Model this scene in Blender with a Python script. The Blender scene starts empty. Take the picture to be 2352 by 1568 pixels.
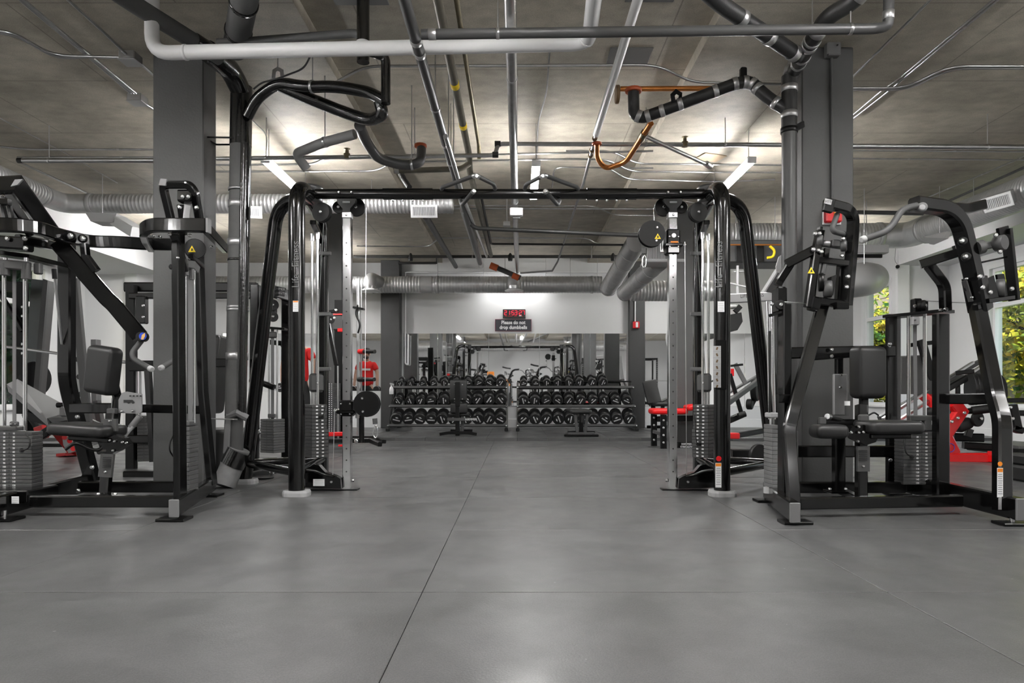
import bpy, bmesh, math, random
from mathutils import Vector, Matrix, Euler
random.seed(7)
scene = bpy.context.scene
COL = scene.collection
V = Vector
# ------------------------------------------------------------------ camera
F, CX, CY, H = 1568.0, 1188.0, 903.0, 0.78          # focal length / principal point (px of 2352x1568), lens height (m)
cam_d = bpy.data.cameras.new('camera'); cam = bpy.data.objects.new('camera', cam_d); COL.objects.link(cam)
cam_d.sensor_width = 36; cam_d.lens = 36 * F / 2352
cam_d.shift_x = -(CX - 1176) / 2352; cam_d.shift_y = (CY - 784) / 2352
cam_d.clip_start = 0.05; cam_d.clip_end = 200
cam.location = (0, 0, H); cam.rotation_euler = (math.pi / 2, 0, 0)
scene.camera = cam
# ------------------------------------------------------------------ sky, sun, exposure
world = bpy.data.worlds.new('world'); scene.world = world; world.use_nodes = True
wn = world.node_tree.nodes; wl = world.node_tree.links
sky = wn.new('ShaderNodeTexSky'); sky.sky_type = 'NISHITA'; sky.sun_disc = False
sky.sun_elevation = math.radians(38); sky.sun_rotation = math.radians(200); sky.air_density = 1.0; sky.dust_density = 2.0
wn['Background'].inputs['Strength'].default_value = 0.35
wl.new(sky.outputs[0], wn['Background'].inputs['Color'])
sun_d = bpy.data.lights.new('sun', 'SUN'); sun = bpy.data.objects.new('sun', sun_d); COL.objects.link(sun)
sun_d.energy = 6.0; sun_d.angle = 0.02; sun.rotation_euler = (math.radians(48), 0, math.radians(12))
LAMP = 125.0                                          # radiance of the LED diffusers
scene.view_settings.view_transform = 'Standard'; scene.view_settings.look = 'None'
scene.view_settings.gamma = 1.0; scene.view_settings.use_curve_mapping = False
scene.view_settings.exposure = 0.75
try:
    scene.cycles.use_denoising = True
    scene.cycles.max_bounces = 6; scene.cycles.diffuse_bounces = 3; scene.cycles.glossy_bounces = 3; scene.cycles.transparent_max_bounces = 8
    scene.cycles.use_adaptive_sampling = True; scene.cycles.adaptive_threshold = .09; scene.cycles.use_light_tree = False
    scene.cycles.sample_clamp_indirect = 6.0
except Exception:
    pass

# ------------------------------------------------------------------ geometry helpers
def P(x, y, Y):                      # photograph pixel + real depth -> point of the place (metres)
    return V(((x - CX) * Y / F, Y, H + (CY - y) * Y / F))
def Q(x, Y, z):                      # pixel column + depth + height
    return V(((x - CX) * Y / F, Y, z))

def circ(r, n=14):
    return [(r * math.cos(2 * math.pi * i / n), r * math.sin(2 * math.pi * i / n)) for i in range(n)]
def rect(w, h, c=None):
    c = min(w, h) * 0.14 if c is None else c
    a, b = w / 2, h / 2
    if c <= 0: return [(a, -b), (a, b), (-a, b), (-a, -b)]
    return [(a, -b + c), (a, b - c), (a - c, b), (-a + c, b), (-a, b - c), (-a, -b + c), (-a + c, -b), (a - c, -b)]
def rounded(w, h, r, n=4):
    out = []
    for k, (sx, sy) in enumerate(((1, -1), (1, 1), (-1, 1), (-1, -1))):
        for i in range(n + 1):
            a = -math.pi / 2 + k * math.pi / 2 + (math.pi / 2) * i / n
            out.append((sx * (w / 2 - r) + r * math.cos(a), sy * (h / 2 - r) + r * math.sin(a)))
    return out
def rpath(pts, r, n=6):              # round the corners of a path
    pts = [V(p) for p in pts]; out = [pts[0]]
    for i in range(1, len(pts) - 1):
        a, p, b = pts[i - 1], pts[i], pts[i + 1]
        d0 = (a - p); d1 = (b - p); l0, l1 = d0.length, d1.length
        q = min(r, l0 * .48, l1 * .48)
        s = p + d0 / l0 * q; e = p + d1 / l1 * q
        for k in range(n + 1):
            t = k / n
            out.append(s * (1 - t) ** 2 + p * 2 * t * (1 - t) + e * t * t)
    out.append(pts[-1]); return out

class MB:
    def __init__(s): s.v = []; s.f = []; s.sm = []
    def add(s, vs, fs, smooth=False):
        o = len(s.v); s.v += [tuple(v) for v in vs]
        s.f += [tuple(i + o for i in f) for f in fs]; s.sm += [smooth] * len(fs); return s
    def box(s, c, size, rot=None, bev=0.0):
        x, y, z = (size[0] / 2, size[1] / 2, size[2] / 2); c = V(c)
        if bev <= 0:
            vs = [V((sx * x, sy * y, sz * z)) for sz in (-1, 1) for sy in (-1, 1) for sx in (-1, 1)]
            fs = [(0, 2, 3, 1), (4, 5, 7, 6), (0, 1, 5, 4), (2, 6, 7, 3), (0, 4, 6, 2), (1, 3, 7, 5)]
            if rot is not None: vs = [rot @ v for v in vs]
            return s.add([v + c for v in vs], fs)
        b = bev; rings = []
        for zz, ins in ((-z, b), (-z + b, 0), (z - b, 0), (z, b)):
            px, py = x - ins, y - ins
            cc = b if ins == 0 else b * .5
            ring = [(px, -py + cc), (px, py - cc), (px - cc, py), (-px + cc, py), (-px, py - cc), (-px, -py + cc), (-px + cc, -py), (px - cc, -py)]
            rings.append([V((a, q, zz)) for a, q in ring])
        vs = [v for r in rings for v in r]
        fs = [tuple(reversed(range(8))), tuple(range(24, 32))]
        for k in range(3):
            for i in range(8):
                j = (i + 1) % 8; fs.append((k * 8 + i, k * 8 + j, (k + 1) * 8 + j, (k + 1) * 8 + i))
        if rot is not None: vs = [rot @ v for v in vs]
        return s.add([v + c for v in vs], fs)
    def pad(s, c, size, rot=None, r=.03, n=5):   # upholstered rounded cushion
        x, y, z = (size[0] / 2, size[1] / 2, size[2] / 2); c = V(c); rings = []
        m = min(r, z * .95, x * .9, y * .9)
        for k in range(2 * n + 2):
            if k <= n: a = -math.pi / 2 + (math.pi / 2) * k / n; zz = -z + m + m * math.sin(a)
            else: a = (math.pi / 2) * (k - n - 1) / n; zz = z - m + m * math.sin(a)
            ins = m - m * math.cos(a)
            prof = rounded(2 * (x - ins), 2 * (y - ins), max(.004, min(x, y) * .35 - ins * .5), 5)
            rings.append([V((a_, b_, zz)) for a_, b_ in prof])
        N = len(rings[0]); vs = [v for rg in rings for v in rg]; fs = []
        for k in range(len(rings) - 1):
            for i in range(N):
                j = (i + 1) % N; fs.append((k * N + i, k * N + j, (k + 1) * N + j, (k + 1) * N + i))
        fs += [tuple(reversed(range(N))), tuple(range((len(rings) - 1) * N, len(rings) * N))]
        if rot is not None: vs = [rot @ v for v in vs]
        return s.add([v + c for v in vs], fs, True)
    def sweep(s, pts, prof, up=(0, 0, 1), smooth=None, caps=True, scales=None):
        pts = [V(p) for p in pts]
        q = [pts[0]]
        for p in pts[1:]:
            if (p - q[-1]).length > 1e-5: q.append(p)
        pts = q; n = len(prof)
        if smooth is None: smooth = n > 8
        ds = [(pts[i + 1] - pts[i]).normalized() for i in range(len(pts) - 1)]
        d = ds[0]; u = V(up)
        if abs(d.dot(u.normalized())) > .97: u = V((0, 1, 0)) if abs(d.y) < .9 else V((1, 0, 0))
        side = d.cross(u).normalized(); u2 = side.cross(d).normalized()
        ring = [pts[0] + side * a + u2 * b for a, b in prof]; rings = [ring]
        for i in range(1, len(pts)):
            d0 = ds[i - 1]; nrm = (d0 + ds[i]) if i < len(ds) else d0
            if nrm.length < 1e-4: nrm = d0
            nrm.normalize(); dn = d0.dot(nrm)
            ring = [v + d0 * ((pts[i] - v).dot(nrm) / dn) for v in ring]; rings.append(ring)
        if scales:
            rings = [[pts[i] + (v - pts[i]) * scales[i] for v in rg] for i, rg in enumerate(rings)]
        vs = [v for r in rings for v in r]; fs = []
        for k in range(len(rings) - 1):
            for i in range(n):
                j = (i + 1) % n; fs.append((k * n + i, k * n + j, (k + 1) * n + j, (k + 1) * n + i))
        s.add(vs, fs, smooth)
        if caps: s.add(rings[0] + rings[-1], [tuple(reversed(range(n))), tuple(range(n, 2 * n))])
        return s
    def cyl(s, a, b, r, n=14, r2=None):
        a, b = V(a), V(b)
        return s.sweep([a, b], circ(r, n), smooth=True, scales=None if r2 is None else [1, r2 / r])
    def lathe(s, c, axis, prof, n=20):           # prof: [(t along axis, radius)]
        c = V(c); d = V(axis).normalized(); u = V((0, 0, 1)) if abs(d.z) < .9 else V((1, 0, 0))
        a = d.cross(u).normalized(); b = a.cross(d)
        vs = []; fs = []
        for t, r in prof:
            for i in range(n):
                th = 2 * math.pi * i / n; vs.append(c + d * t + a * (r * math.cos(th)) - b * (r * math.sin(th)))
        for k in range(len(prof) - 1):
            for i in range(n):
                j = (i + 1) % n; fs.append((k * n + i, k * n + j, (k + 1) * n + j, (k + 1) * n + i))
        s.add(vs, fs, True)
        m = (len(prof) - 1) * n
        s.add(vs[:n] + vs[m:m + n], [tuple(reversed(range(n))), tuple(range(n, 2 * n))]); return s
    def disc(s, c, axis, r, t, n=24, bev=.004):
        return s.lathe(c, axis, [(-t / 2, max(r - bev, r * .5)), (-t / 2 + bev, r), (t / 2 - bev, r), (t / 2, max(r - bev, r * .5))], n)
    def plate(s, poly, thick, axis):             # flat plate from a 3-D polygon, extruded along axis
        a = V(axis).normalized() * thick; n = len(poly); poly = [V(p) for p in poly]
        nr = (poly[1] - poly[0]).cross(poly[2] - poly[1])
        if nr.dot(a) > 0: poly = poly[::-1]
        vs = poly + [p + a for p in poly]
        fs = [tuple(range(n)), tuple(reversed(range(n, 2 * n)))]
        fs += [((i + 1) % n, i, n + i, n + (i + 1) % n) for i in range(n)]
        return s.add(vs, fs)
    def mesh(s, name):
        me = bpy.data.meshes.new(name); me.from_pydata(s.v, [], s.f); me.update()
        me.polygons.foreach_set('use_smooth', s.sm); return me

# ------------------------------------------------------------------ object helpers
def set_parent(o, p):
    if p is None: return
    o.parent = p
    if p.type == 'EMPTY': o.matrix_parent_inverse = Matrix.Translation(-V(p.location))
def obj(name, mb, mat, parent=None, label=None):
    me = mb.mesh(name) if isinstance(mb, MB) else mb
    o = bpy.data.objects.new(name, me); COL.objects.link(o)
    if mat is not None and not me.materials: me.materials.append(mat)
    set_parent(o, parent)
    if label: o['label'] = label
    return o
def thing(name, label, cat, loc, group=None):
    o = bpy.data.objects.new(name, None); COL.objects.link(o); o.empty_display_size = .1
    o.location = loc; tag(o, label, cat, group); return o
def tag(o, label, cat, group=None):
    o['label'] = label; o['category'] = cat
    if group: o['group'] = group
    return o
def struct(name, mb, mat, parent=None, label=None):
    o = obj(name, mb, mat, parent)
    if parent is None: o['kind'] = 'structure'
    if label: o['label'] = label
    return o
def inst(name, me, loc, rot=None, parent=None):   # shared-mesh piece placed in world space
    o = bpy.data.objects.new(name, me); COL.objects.link(o)
    o.location = loc
    if rot: o.rotation_euler = rot
    set_parent(o, parent); return o
def bar(root, name, pts, w, h, mat, up=(0, 0, 1), r=0, c=None):
    return obj(name, MB().sweep(rpath(pts, r) if r else pts, rect(w, h, c), up), mat, root)
def tube(root, name, pts, r, mat, bend=0, n=14):
    return obj(name, MB().sweep(rpath(pts, bend) if bend else pts, circ(r, n), smooth=True), mat, root)
def bolts(root, pts, mat, r=.012, axis=(0, -1, 0), t=.014):
    for p in pts:
        obj('bolt', MB().lathe(p, axis, [(0, r), (t * .6, r), (t, r * .55)], 8), mat, root)
_fonts = {}
def text(root, s, size, mat, origin, xdir, ydir, name='lettering', sx=1.0, align='CENTER', thick=0.0, offset=0.0, line=1.0):
    cu = bpy.data.curves.new('t', 'FONT'); cu.body = s; cu.size = size; cu.align_x = align; cu.align_y = 'CENTER'
    cu.extrude = thick; cu.offset = offset; cu.resolution_u = 3; cu.space_line = line
    to = bpy.data.objects.new('t', cu); COL.objects.link(to)
    dg = bpy.context.evaluated_depsgraph_get()
    me = bpy.data.meshes.new_from_object(to.evaluated_get(dg)); me.name = name
    bpy.data.objects.remove(to); bpy.data.curves.remove(cu)
    x = V(xdir).normalized(); y = V(ydir).normalized(); z = x.cross(y)
    M = Matrix(((x.x * sx, y.x, z.x, origin[0]), (x.y * sx, y.y, z.y, origin[1]), (x.z * sx, y.z, z.z, origin[2]), (0, 0, 0, 1)))
    me.transform(M); me.materials.clear()
    if root is None: return me, mat
    return obj(name, me, mat, root)
def RZ(a): return Matrix.Rotation(math.radians(a), 3, 'Z')
def RX(a): return Matrix.Rotation(math.radians(a), 3, 'X')
def RY(a): return Matrix.Rotation(math.radians(a), 3, 'Y')

# ------------------------------------------------------------------ materials
def mat(name, col, rough=.5, metal=0.0, coat=0.0, noise=0.0, nscale=20, bump=0.0, bscale=200, spec=None, emit=None, strength=0):
    m = bpy.data.materials.new(name); m.use_nodes = True
    nt = m.node_tree; b = nt.nodes['Principled BSDF']
    c = (col, col, col) if not isinstance(col, tuple) else col
    b.inputs['Base Color'].default_value = (*c, 1); b.inputs['Roughness'].default_value = rough; b.inputs['Metallic'].default_value = metal
    if coat: b.inputs['Coat Weight'].default_value = coat; b.inputs['Coat Roughness'].default_value = .08
    if spec is not None: b.inputs['Specular IOR Level'].default_value = spec
    if emit: b.inputs['Emission Color'].default_value = (*emit, 1); b.inputs['Emission Strength'].default_value = strength
    if noise or bump:
        tc = nt.nodes.new('ShaderNodeTexCoord')
    if noise:
        n = nt.nodes.new('ShaderNodeTexNoise'); n.inputs['Scale'].default_value = nscale; n.inputs['Detail'].default_value = 5
        nt.links.new(tc.outputs['Object'], n.inputs['Vector'])
        mx = nt.nodes.new('ShaderNodeMix'); mx.data_type = 'RGBA'
        mx.inputs[6].default_value = (*[x * (1 - noise) for x in c], 1); mx.inputs[7].default_value = (*[min(1, x * (1 + noise)) for x in c], 1)
        nt.links.new(n.outputs['Fac'], mx.inputs[0]); nt.links.new(mx.outputs[2], b.inputs['Base Color'])
    if bump:
        n2 = nt.nodes.new('ShaderNodeTexNoise'); n2.inputs['Scale'].default_value = bscale; n2.inputs['Detail'].default_value = 3
        nt.links.new(tc.outputs['Object'], n2.inputs['Vector'])
        bp = nt.nodes.new('ShaderNodeBump'); bp.inputs['Strength'].default_value = bump; bp.inputs['Distance'].default_value = .004
        nt.links.new(n2.outputs['Fac'], bp.inputs['Height']); nt.links.new(bp.outputs[0], b.inputs['Normal'])
    return m
M = {}
M['black'] = mat('gloss_black_paint', .0022, .17, coat=.2, spec=.4)
M['black2'] = mat('satin_black_paint', .0025, .32, spec=.3)
M['blackm'] = mat('matte_black_rubber', .006, .5, spec=.35, bump=.15, bscale=300)
M['vinyl'] = mat('black_vinyl', .012, .4, bump=.12, bscale=350)
M['cap'] = mat('dark_grey_cap_plastic', .03, .35)
M['grip'] = mat('grey_rubber_grip', .045, .6)
M['stack'] = mat('grey_stack_paint', .058, .45, bump=.1, bscale=250)
M['greyp'] = mat('mid_grey_plastic', .13, .5)
M['lgrey'] = mat('light_grey_paint', .38, .45)
M['foot'] = mat('pale_grey_foot_rubber', .3, .6)
M['chrome'] = mat('chrome', .82, .12, metal=1)
M['steel'] = mat('brushed_steel', .6, .28, metal=1, noise=.1, nscale=30)
M['zinc'] = mat('zinc_bolt', .7, .25, metal=1)
M['plate'] = mat('satin_steel_plate', .34, .42, metal=.8)
M['red'] = mat('red_paint', (.62, .004, .006), .35, coat=.3)
M['redv'] = mat('red_vinyl', (.7, .006, .008), .4)
M['white'] = mat('white_plastic', .8, .45)
M['sticker'] = mat('white_sticker', .75, .5)
M['orange'] = mat('orange_print', (.75, .22, .01), .5)
M['yellow'] = mat('yellow_print', (.85, .6, .01), .5)
M['blue'] = mat('blue_print', (.01, .05, .45), .4)
M['tan'] = mat('tan_print', (.7, .4, .12), .4)
M['ink'] = mat('black_ink', .015, .5)
M['wprint'] = mat('white_print', .8, .5)
M['column'] = mat('grey_column_paint', .08, .5, noise=.12, nscale=6, bump=.35, bscale=60)
M['column2'] = mat('dark_column_paint', .045, .5, noise=.12, nscale=6, bump=.3, bscale=60)
M['pvc'] = mat('pale_grey_pvc', .68, .4, noise=.05, nscale=5)
M['whitepipe'] = mat('white_pipe', .8, .4)
M['iron'] = mat('cast_iron_black', .016, .45, noise=.35, nscale=25, bump=.2, bscale=90)
M['iron2'] = mat('grey_pipe_paint', .055, .42, noise=.1, nscale=10)
M['galv'] = mat('galvanised_pipe', .5, .3, metal=1, noise=.25, nscale=14)
M['insul'] = mat('grey_pipe_insulation', .08, .7, noise=.1, nscale=30, bump=.3, bscale=160)
M['foil'] = mat('black_foil_tape', .006, .18, coat=.5, bump=.5, bscale=40)
M['foilr'] = mat('silver_band', .55, .35, metal=.9)
M['flexgrey'] = mat('grey_foam_insulation', .26, .6, bump=.2, bscale=120)
M['copper'] = mat('copper_pipe', (.52, .2, .055), .32, metal=.85, noise=.3, nscale=18)
M['rust'] = mat('rusty_pipe', (.14, .09, .045), .55, metal=.5, noise=.4, nscale=15)
M['brasspipe'] = mat('old_brass_pipe', (.22, .19, .12), .4, metal=.8, noise=.4, nscale=18)
M['olive'] = mat('gas_pipe_olive', (.16, .15, .12), .45, metal=.4, noise=.3, nscale=10)
M['orangecap'] = mat('orange_red_fitting', (.5, .1, .03), .45)
M['duct'] = mat('galvanised_spiral_duct', .6, .38, metal=.65, noise=.2, nscale=9)
M['ductg'] = mat('grey_duct_metal', .46, .42, metal=.5)
M['wall'] = mat('white_wall_paint', .74, .6, noise=.02, nscale=3)
M['trimw'] = mat('white_trim_paint', .78, .5)
M['darkv'] = mat('dark_grille_recess', .02, .7)
M['alarm'] = mat('red_alarm_plastic', (.62, .01, .015), .35)
# ================================================================== the setting
def rubber():
    m = bpy.data.materials.new('grey_rubber_mat'); m.use_nodes = True; nt = m.node_tree; L = nt.links; N = nt.nodes; b = N['Principled BSDF']
    geo = N.new('ShaderNodeNewGeometry'); oi = N.new('ShaderNodeObjectInfo')
    def noise(sc, det=4):
        n = N.new('ShaderNodeTexNoise'); n.inputs['Scale'].default_value = sc; n.inputs['Detail'].default_value = det
        L.new(geo.outputs['Position'], n.inputs['Vector']); return n.outputs['Fac']
    def ramp(fac, a, c, lo=.35, hi=.65):
        r = N.new('ShaderNodeMapRange'); r.inputs[1].default_value = lo; r.inputs[2].default_value = hi; r.inputs[3].default_value = a; r.inputs[4].default_value = c
        L.new(fac, r.inputs[0]); return r.outputs[0]
    def mul(a, c):
        n = N.new('ShaderNodeMath'); n.operation = 'MULTIPLY'; L.new(a, n.inputs[0])
        if isinstance(c, float): n.inputs[1].default_value = c
        else: L.new(c, n.inputs[1])
        return n.outputs[0]
    v = mul(ramp(noise(1.3), .93, 1.07), ramp(noise(9), .95, 1.05))
    v = mul(v, ramp(oi.outputs['Random'], .93, 1.07, 0, 1))
    v = mul(v, ramp(noise(240, 1), .8, 1.2))
    vor = N.new('ShaderNodeTexVoronoi'); vor.inputs['Scale'].default_value = 5.5; L.new(geo.outputs['Position'], vor.inputs['Vector'])
    sp = ramp(vor.outputs['Distance'], 3.0, 1.0, .018, .03)
    v = mul(mul(v, sp), .074)
    cc = N.new('ShaderNodeCombineColor')
    for i in range(3): L.new(v, cc.inputs[i])
    L.new(cc.outputs[0], b.inputs['Base Color'])
    L.new(ramp(noise(3.1), .3, .44), b.inputs['Roughness'])
    bp = N.new('ShaderNodeBump'); bp.inputs['Strength'].default_value = .25; bp.inputs['Distance'].default_value = .002
    L.new(noise(130, 2), bp.inputs['Height']); L.new(bp.outputs[0], b.inputs['Normal'])
    return m
def concrete():
    m = bpy.data.materials.new('board_marked_concrete'); m.use_nodes = True; nt = m.node_tree; L = nt.links; N = nt.nodes; b = N['Principled BSDF']
    geo = N.new('ShaderNodeNewGeometry')
    mp = N.new('ShaderNodeMapping'); mp.inputs['Scale'].default_value = (1.0, 1.35, 1); L.new(geo.outputs['Position'], mp.inputs['Vector'])
    def noise(sc, det=6, vec=None):
        n = N.new('ShaderNodeTexNoise'); n.inputs['Scale'].default_value = sc; n.inputs['Detail'].default_value = det
        L.new(vec or geo.outputs['Position'], n.inputs['Vector']); return n.outputs['Fac']
    def ramp(fac, a, c, lo=.3, hi=.7):
        r = N.new('ShaderNodeMapRange'); r.inputs[1].default_value = lo; r.inputs[2].default_value = hi; r.inputs[3].default_value = a; r.inputs[4].default_value = c
        L.new(fac, r.inputs[0]); return r.outputs[0]
    def mul(a, c):
        n = N.new('ShaderNodeMath'); n.operation = 'MULTIPLY'; L.new(a, n.inputs[0]); L.new(c, n.inputs[1]); return n.outputs[0]
    v = mul(mul(ramp(noise(.9, 6, mp.outputs[0]), .72, 1.22), ramp(noise(6, 7, mp.outputs[0]), .85, 1.15)), ramp(noise(160, 2), .82, 1.18))
    br = N.new('ShaderNodeTexBrick'); br.inputs['Scale'].default_value = 1.0; br.inputs['Mortar Size'].default_value = .006
    br.inputs['Brick Width'].default_value = 2.44; br.inputs['Row Height'].default_value = 1.22; br.inputs['Color1'].default_value = br.inputs['Color2'].default_value = (1, 1, 1, 1); br.inputs['Mortar'].default_value = (.62, .62, .62, 1)
    L.new(geo.outputs['Position'], br.inputs['Vector'])
    mx = N.new('ShaderNodeMix'); mx.data_type = 'RGBA'; mx.blend_type = 'MULTIPLY'; mx.inputs[0].default_value = 1
    cm = N.new('ShaderNodeCombineColor')
    for i in range(3): L.new(v, cm.inputs[i])
    L.new(cm.outputs[0], mx.inputs[6]); L.new(br.outputs[0], mx.inputs[7])
    m2 = N.new('ShaderNodeMix'); m2.data_type = 'RGBA'; m2.blend_type = 'MULTIPLY'; m2.inputs[0].default_value = 1
    m2.inputs[7].default_value = (.40, .366, .302, 1); L.new(mx.outputs[2], m2.inputs[6]); L.new(m2.outputs[2], b.inputs['Base Color'])
    b.inputs['Roughness'].default_value = .62
    bp = N.new('ShaderNodeBump'); bp.inputs['Strength'].default_value = .3; bp.inputs['Distance'].default_value = .009
    L.new(noise(7, 6, mp.outputs[0]), bp.inputs['Height']); L.new(bp.outputs[0], b.inputs['Normal'])
    return m
M['rubber'] = rubber(); M['concrete'] = concrete()
YW = 14.6; ZC = 3.57; ZT = .05; XL, XR = -8.1, 8.1; YB = -7.0; YJ = 12.8; XJ = 7.1; YM = 11.22

floor = struct('floor', MB().box((0, (YB + YW) / 2, -.06), (17, YW - YB + .4, .1)), M['darkv'], label='dark grey rubber gym floor')
mme = MB().box((0, 0, -.005), (1.822, 1.217, .01), bev=.0012).mesh('rubber_mat'); mme.materials.append(M['rubber'])
for i in range(-5, 5):
    for k in range(-8, 7):
        o = inst('rubber_mat', mme, (-.373 + 1.825 * (i + .5), 2.68 + 1.22 * (k + .5), random.uniform(-.0012, .0008)), (0, 0, random.uniform(-.0006, .0006)), floor)
tme = MB().box((0, 0, -.03), (.503, .481, .06), bev=.004).mesh('rubber_tile'); tme.materials.append(M['rubber'])
for i in range(32):
    for k in range(7):
        inst('rubber_tile', tme, (-7.84 + .506 * i, YM + .245 + .483 * k, ZT), None, floor)
c = MB()
c.box(((-9.2 - 1.6) / 2, 4, ZC + .2), (7.6, 23, .4)); c.box(((9.2 + 1.5) / 2, 4, ZC + .2), (7.7, 23, .4))
c.box((-.05, 4, ZC + .32), (3.3, 23, .44))
ceiling = struct('ceiling', c, M['concrete'], label='raw board-marked concrete ceiling slab')
# long shallow form ribs of the slab edge
struct('wall_back', MB().box((0, YW + .1, 1.8), (15, .2, 3.8)), M['wall'])
struct('wall_rear', MB().box((0, YB - .1, 1.8), (17, .2, 3.8)), M['lgrey'])
Z0, Z1, ZTR = .55, 2.9, 2.27
def sidewall(s, nm):
    m = MB(); X = s * XR
    def seg(x, y0, y1, z0, z1): m.box((s * (x + .1), (y0 + y1) / 2, (z0 + z1) / 2), (.2, y1 - y0, z1 - z0))
    seg(XR, YB - .2, 9.1, 0, 3.7); seg(XR, 9.1, 11.68, 0, Z0); seg(XR, 9.1, 11.68, Z1, 3.7); seg(XR, 11.68, YJ, 0, 3.7)
    if s > 0: seg(XJ, 13.0, 13.98, 0, Z0); seg(XJ, 13.0, 13.98, Z1, 3.7); seg(XJ, 13.98, YW, 0, 3.7)
    else: seg(XJ, 13.0, YW, 0, 3.7)
    m.box((s * (XJ + XR + .2) / 2, YJ + .1, 1.85), (XR - XJ + .2, .2, 3.7))
    struct(nm, m, M['wall'])
sidewall(-1, 'wall_left'); sidewall(1, 'wall_right')
def glassmat():
    m = bpy.data.materials.new('window_glass'); m.use_nodes = True; nt = m.node_tree; N = nt.nodes; L = nt.links
    N.remove(N['Principled BSDF']); t = N.new('ShaderNodeBsdfTransparent'); g = N.new('ShaderNodeBsdfGlossy'); g.inputs['Roughness'].default_value = .02
    t.inputs['Color'].default_value = (.93, .95, .94, 1)
    mx = N.new('ShaderNodeMixShader'); mx.inputs[0].default_value = .05
    L.new(t.outputs[0], mx.inputs[1]); L.new(g.outputs[0], mx.inputs[2]); L.new(mx.outputs[0], N['Material Output'].inputs[0]); return m
M['glass'] = glassmat()
def window(nm, X, s, y0, y1, lab):
    w = struct(nm, MB().box((X + s * .1, (y0 + y1) / 2, Z0 - .02), (.34, y1 - y0 + .16, .04), bev=.006), M['trimw'], label=lab)   # the sill carries the rest
    f = MB(); xx = X + s * .08; d = .09; t = .055
    f.box((xx, y0 + t / 2, (Z0 + Z1) / 2), (d, t, Z1 - Z0)); f.box((xx, y1 - t / 2, (Z0 + Z1) / 2), (d, t, Z1 - Z0))
    f.box((xx, (y0 + y1) / 2, Z1 - t / 2), (d, y1 - y0 - 2 * t, t)); f.box((xx, (y0 + y1) / 2, Z0 + t / 2), (d, y1 - y0 - 2 * t, t))
    obj('window_frame', f, M['trimw'], w)
    cs = MB(); q = .07; x2 = X - s * .012
    cs.box((x2, y0 - q / 2, (Z0 + Z1) / 2), (.024, q, Z1 - Z0)); cs.box((x2, y1 + q / 2, (Z0 + Z1) / 2), (.024, q, Z1 - Z0)); cs.box((x2, (y0 + y1) / 2, Z1 + q / 2), (.024, y1 - y0 + 2 * q, q))
    obj('casing', cs, M['trimw'], w)
    n = 2 if y1 - y0 > 2 else 1
    obj('transom_bar', MB().box((xx, (y0 + y1) / 2, ZTR), (.1, y1 - y0 - 2 * t, .075)), M['trimw'], w)
    for k in range(n):
        a = y0 + t + (y1 - y0 - 2 * t) * k / n; b = y0 + t + (y1 - y0 - 2 * t) * (k + 1) / n
        if k: obj('mullion', MB().box((xx, a, (Z0 + Z1) / 2), (.088, .05, Z1 - Z0 - 2 * t)), M['trimw'], w)
        for z0, z1 in ((Z0 + t, ZTR - .036), (ZTR + .036, Z1 - t)):
            obj('pane', MB().box((xx, (a + b) / 2, (z0 + z1) / 2), (.006, b - a - (.05 if n > 1 else 0), z1 - z0)), M['glass'], w)
window('window_1', XJ, 1, 13.0, 13.98, 'narrow white-framed window beside the grey column, autumn trees outside')
window('window_2', XR, 1, 9.1, 11.68, 'wide white-framed window at the picture edge with yellow-green trees outside')
window('window_3', -XR, -1, 9.1, 11.68, 'wide white-framed window with dark green trees outside')
for s, n in ((-1, 1), (1, 2)):
    struct('trim_%d' % n, MB().box((s * (XJ + .1), YJ - .04, 1.79), (.22, .08, 3.56)), M['trimw'], label='bright white pilaster strip on the side wall')
bb = MB(); bb.box((0, YW - .009, ZT + .09), (14.2, .018, .18), bev=.004); struct('baseboard_back', bb, M['trimw'])
for s, n in ((-1, 'left'), (1, 'right')):
    bb = MB(); bb.box((s * (XR - .009), (YB + YJ) / 2, .09), (.018, YJ - YB, .18), bev=.004); struct('baseboard_' + n, bb, M['trimw'])
# white boxed-in soffits along the side walls
struct('trim_3', MB().box((-7.35, 10.9, 3.29), (1.5, 3.8, .56)), M['wall'], label='white boxed soffit under the ceiling')
struct('trim_4', MB().box((7.6, 10.9, 3.37), (1.0, 3.8, .4)), M['wall'], label='white boxed soffit under the ceiling')
struct('trim_5', MB().box((-.1, YW - .03, 3.36), (4.7, .06, .03)), M['trimw'], label='narrow ledge high on the back wall')
# columns
def col(x0, x1, y0, y1, m, lab, z0=0, z1=ZC):
    o = struct('column', MB().box(((x0 + x1) / 2, (y0 + y1) / 2, (z0 + z1) / 2 ), (x1 - x0, y1 - y0, z1 - z0), bev=.008), m); o['label'] = lab; return o
col(-2.99, -2.575, 5.6, 5.84, M['column'], 'grey painted concrete column behind the pulldown machine with two handles')
col(2.294, 2.71, 5.5, 5.74, M['column'], 'grey painted concrete column beside the tall black drain pipe')
col(-3.1, -2.70, 10.5, 10.74, M['column'], 'grey column seen past the crossover tower with the low pulley')
col(2.38, 2.78, 10.4, 10.64, M['column'], 'grey column seen past the crossover tower with the high pulley')
col(-2.86, -2.47, 14.3, 14.62, M['column2'], 'dark column in the mirrored back wall beside the spray bottle', ZT, 3.57)
col(2.37, 2.7, 14.42, 14.62, M['column2'], 'dark column on the back wall carrying a red alarm box', ZT, 3.57)
col(-2.99, -2.575, .3, .54, M['column'], 'grey column standing beside the photographer, mirrored')
col(2.294, 2.71, .3, .54, M['column'], 'grey column standing beside the photographer, mirrored again')
col(-2.99, -2.575, -4.7, -4.46, M['column'], 'grey column near the rear wall, mirrored')
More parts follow.
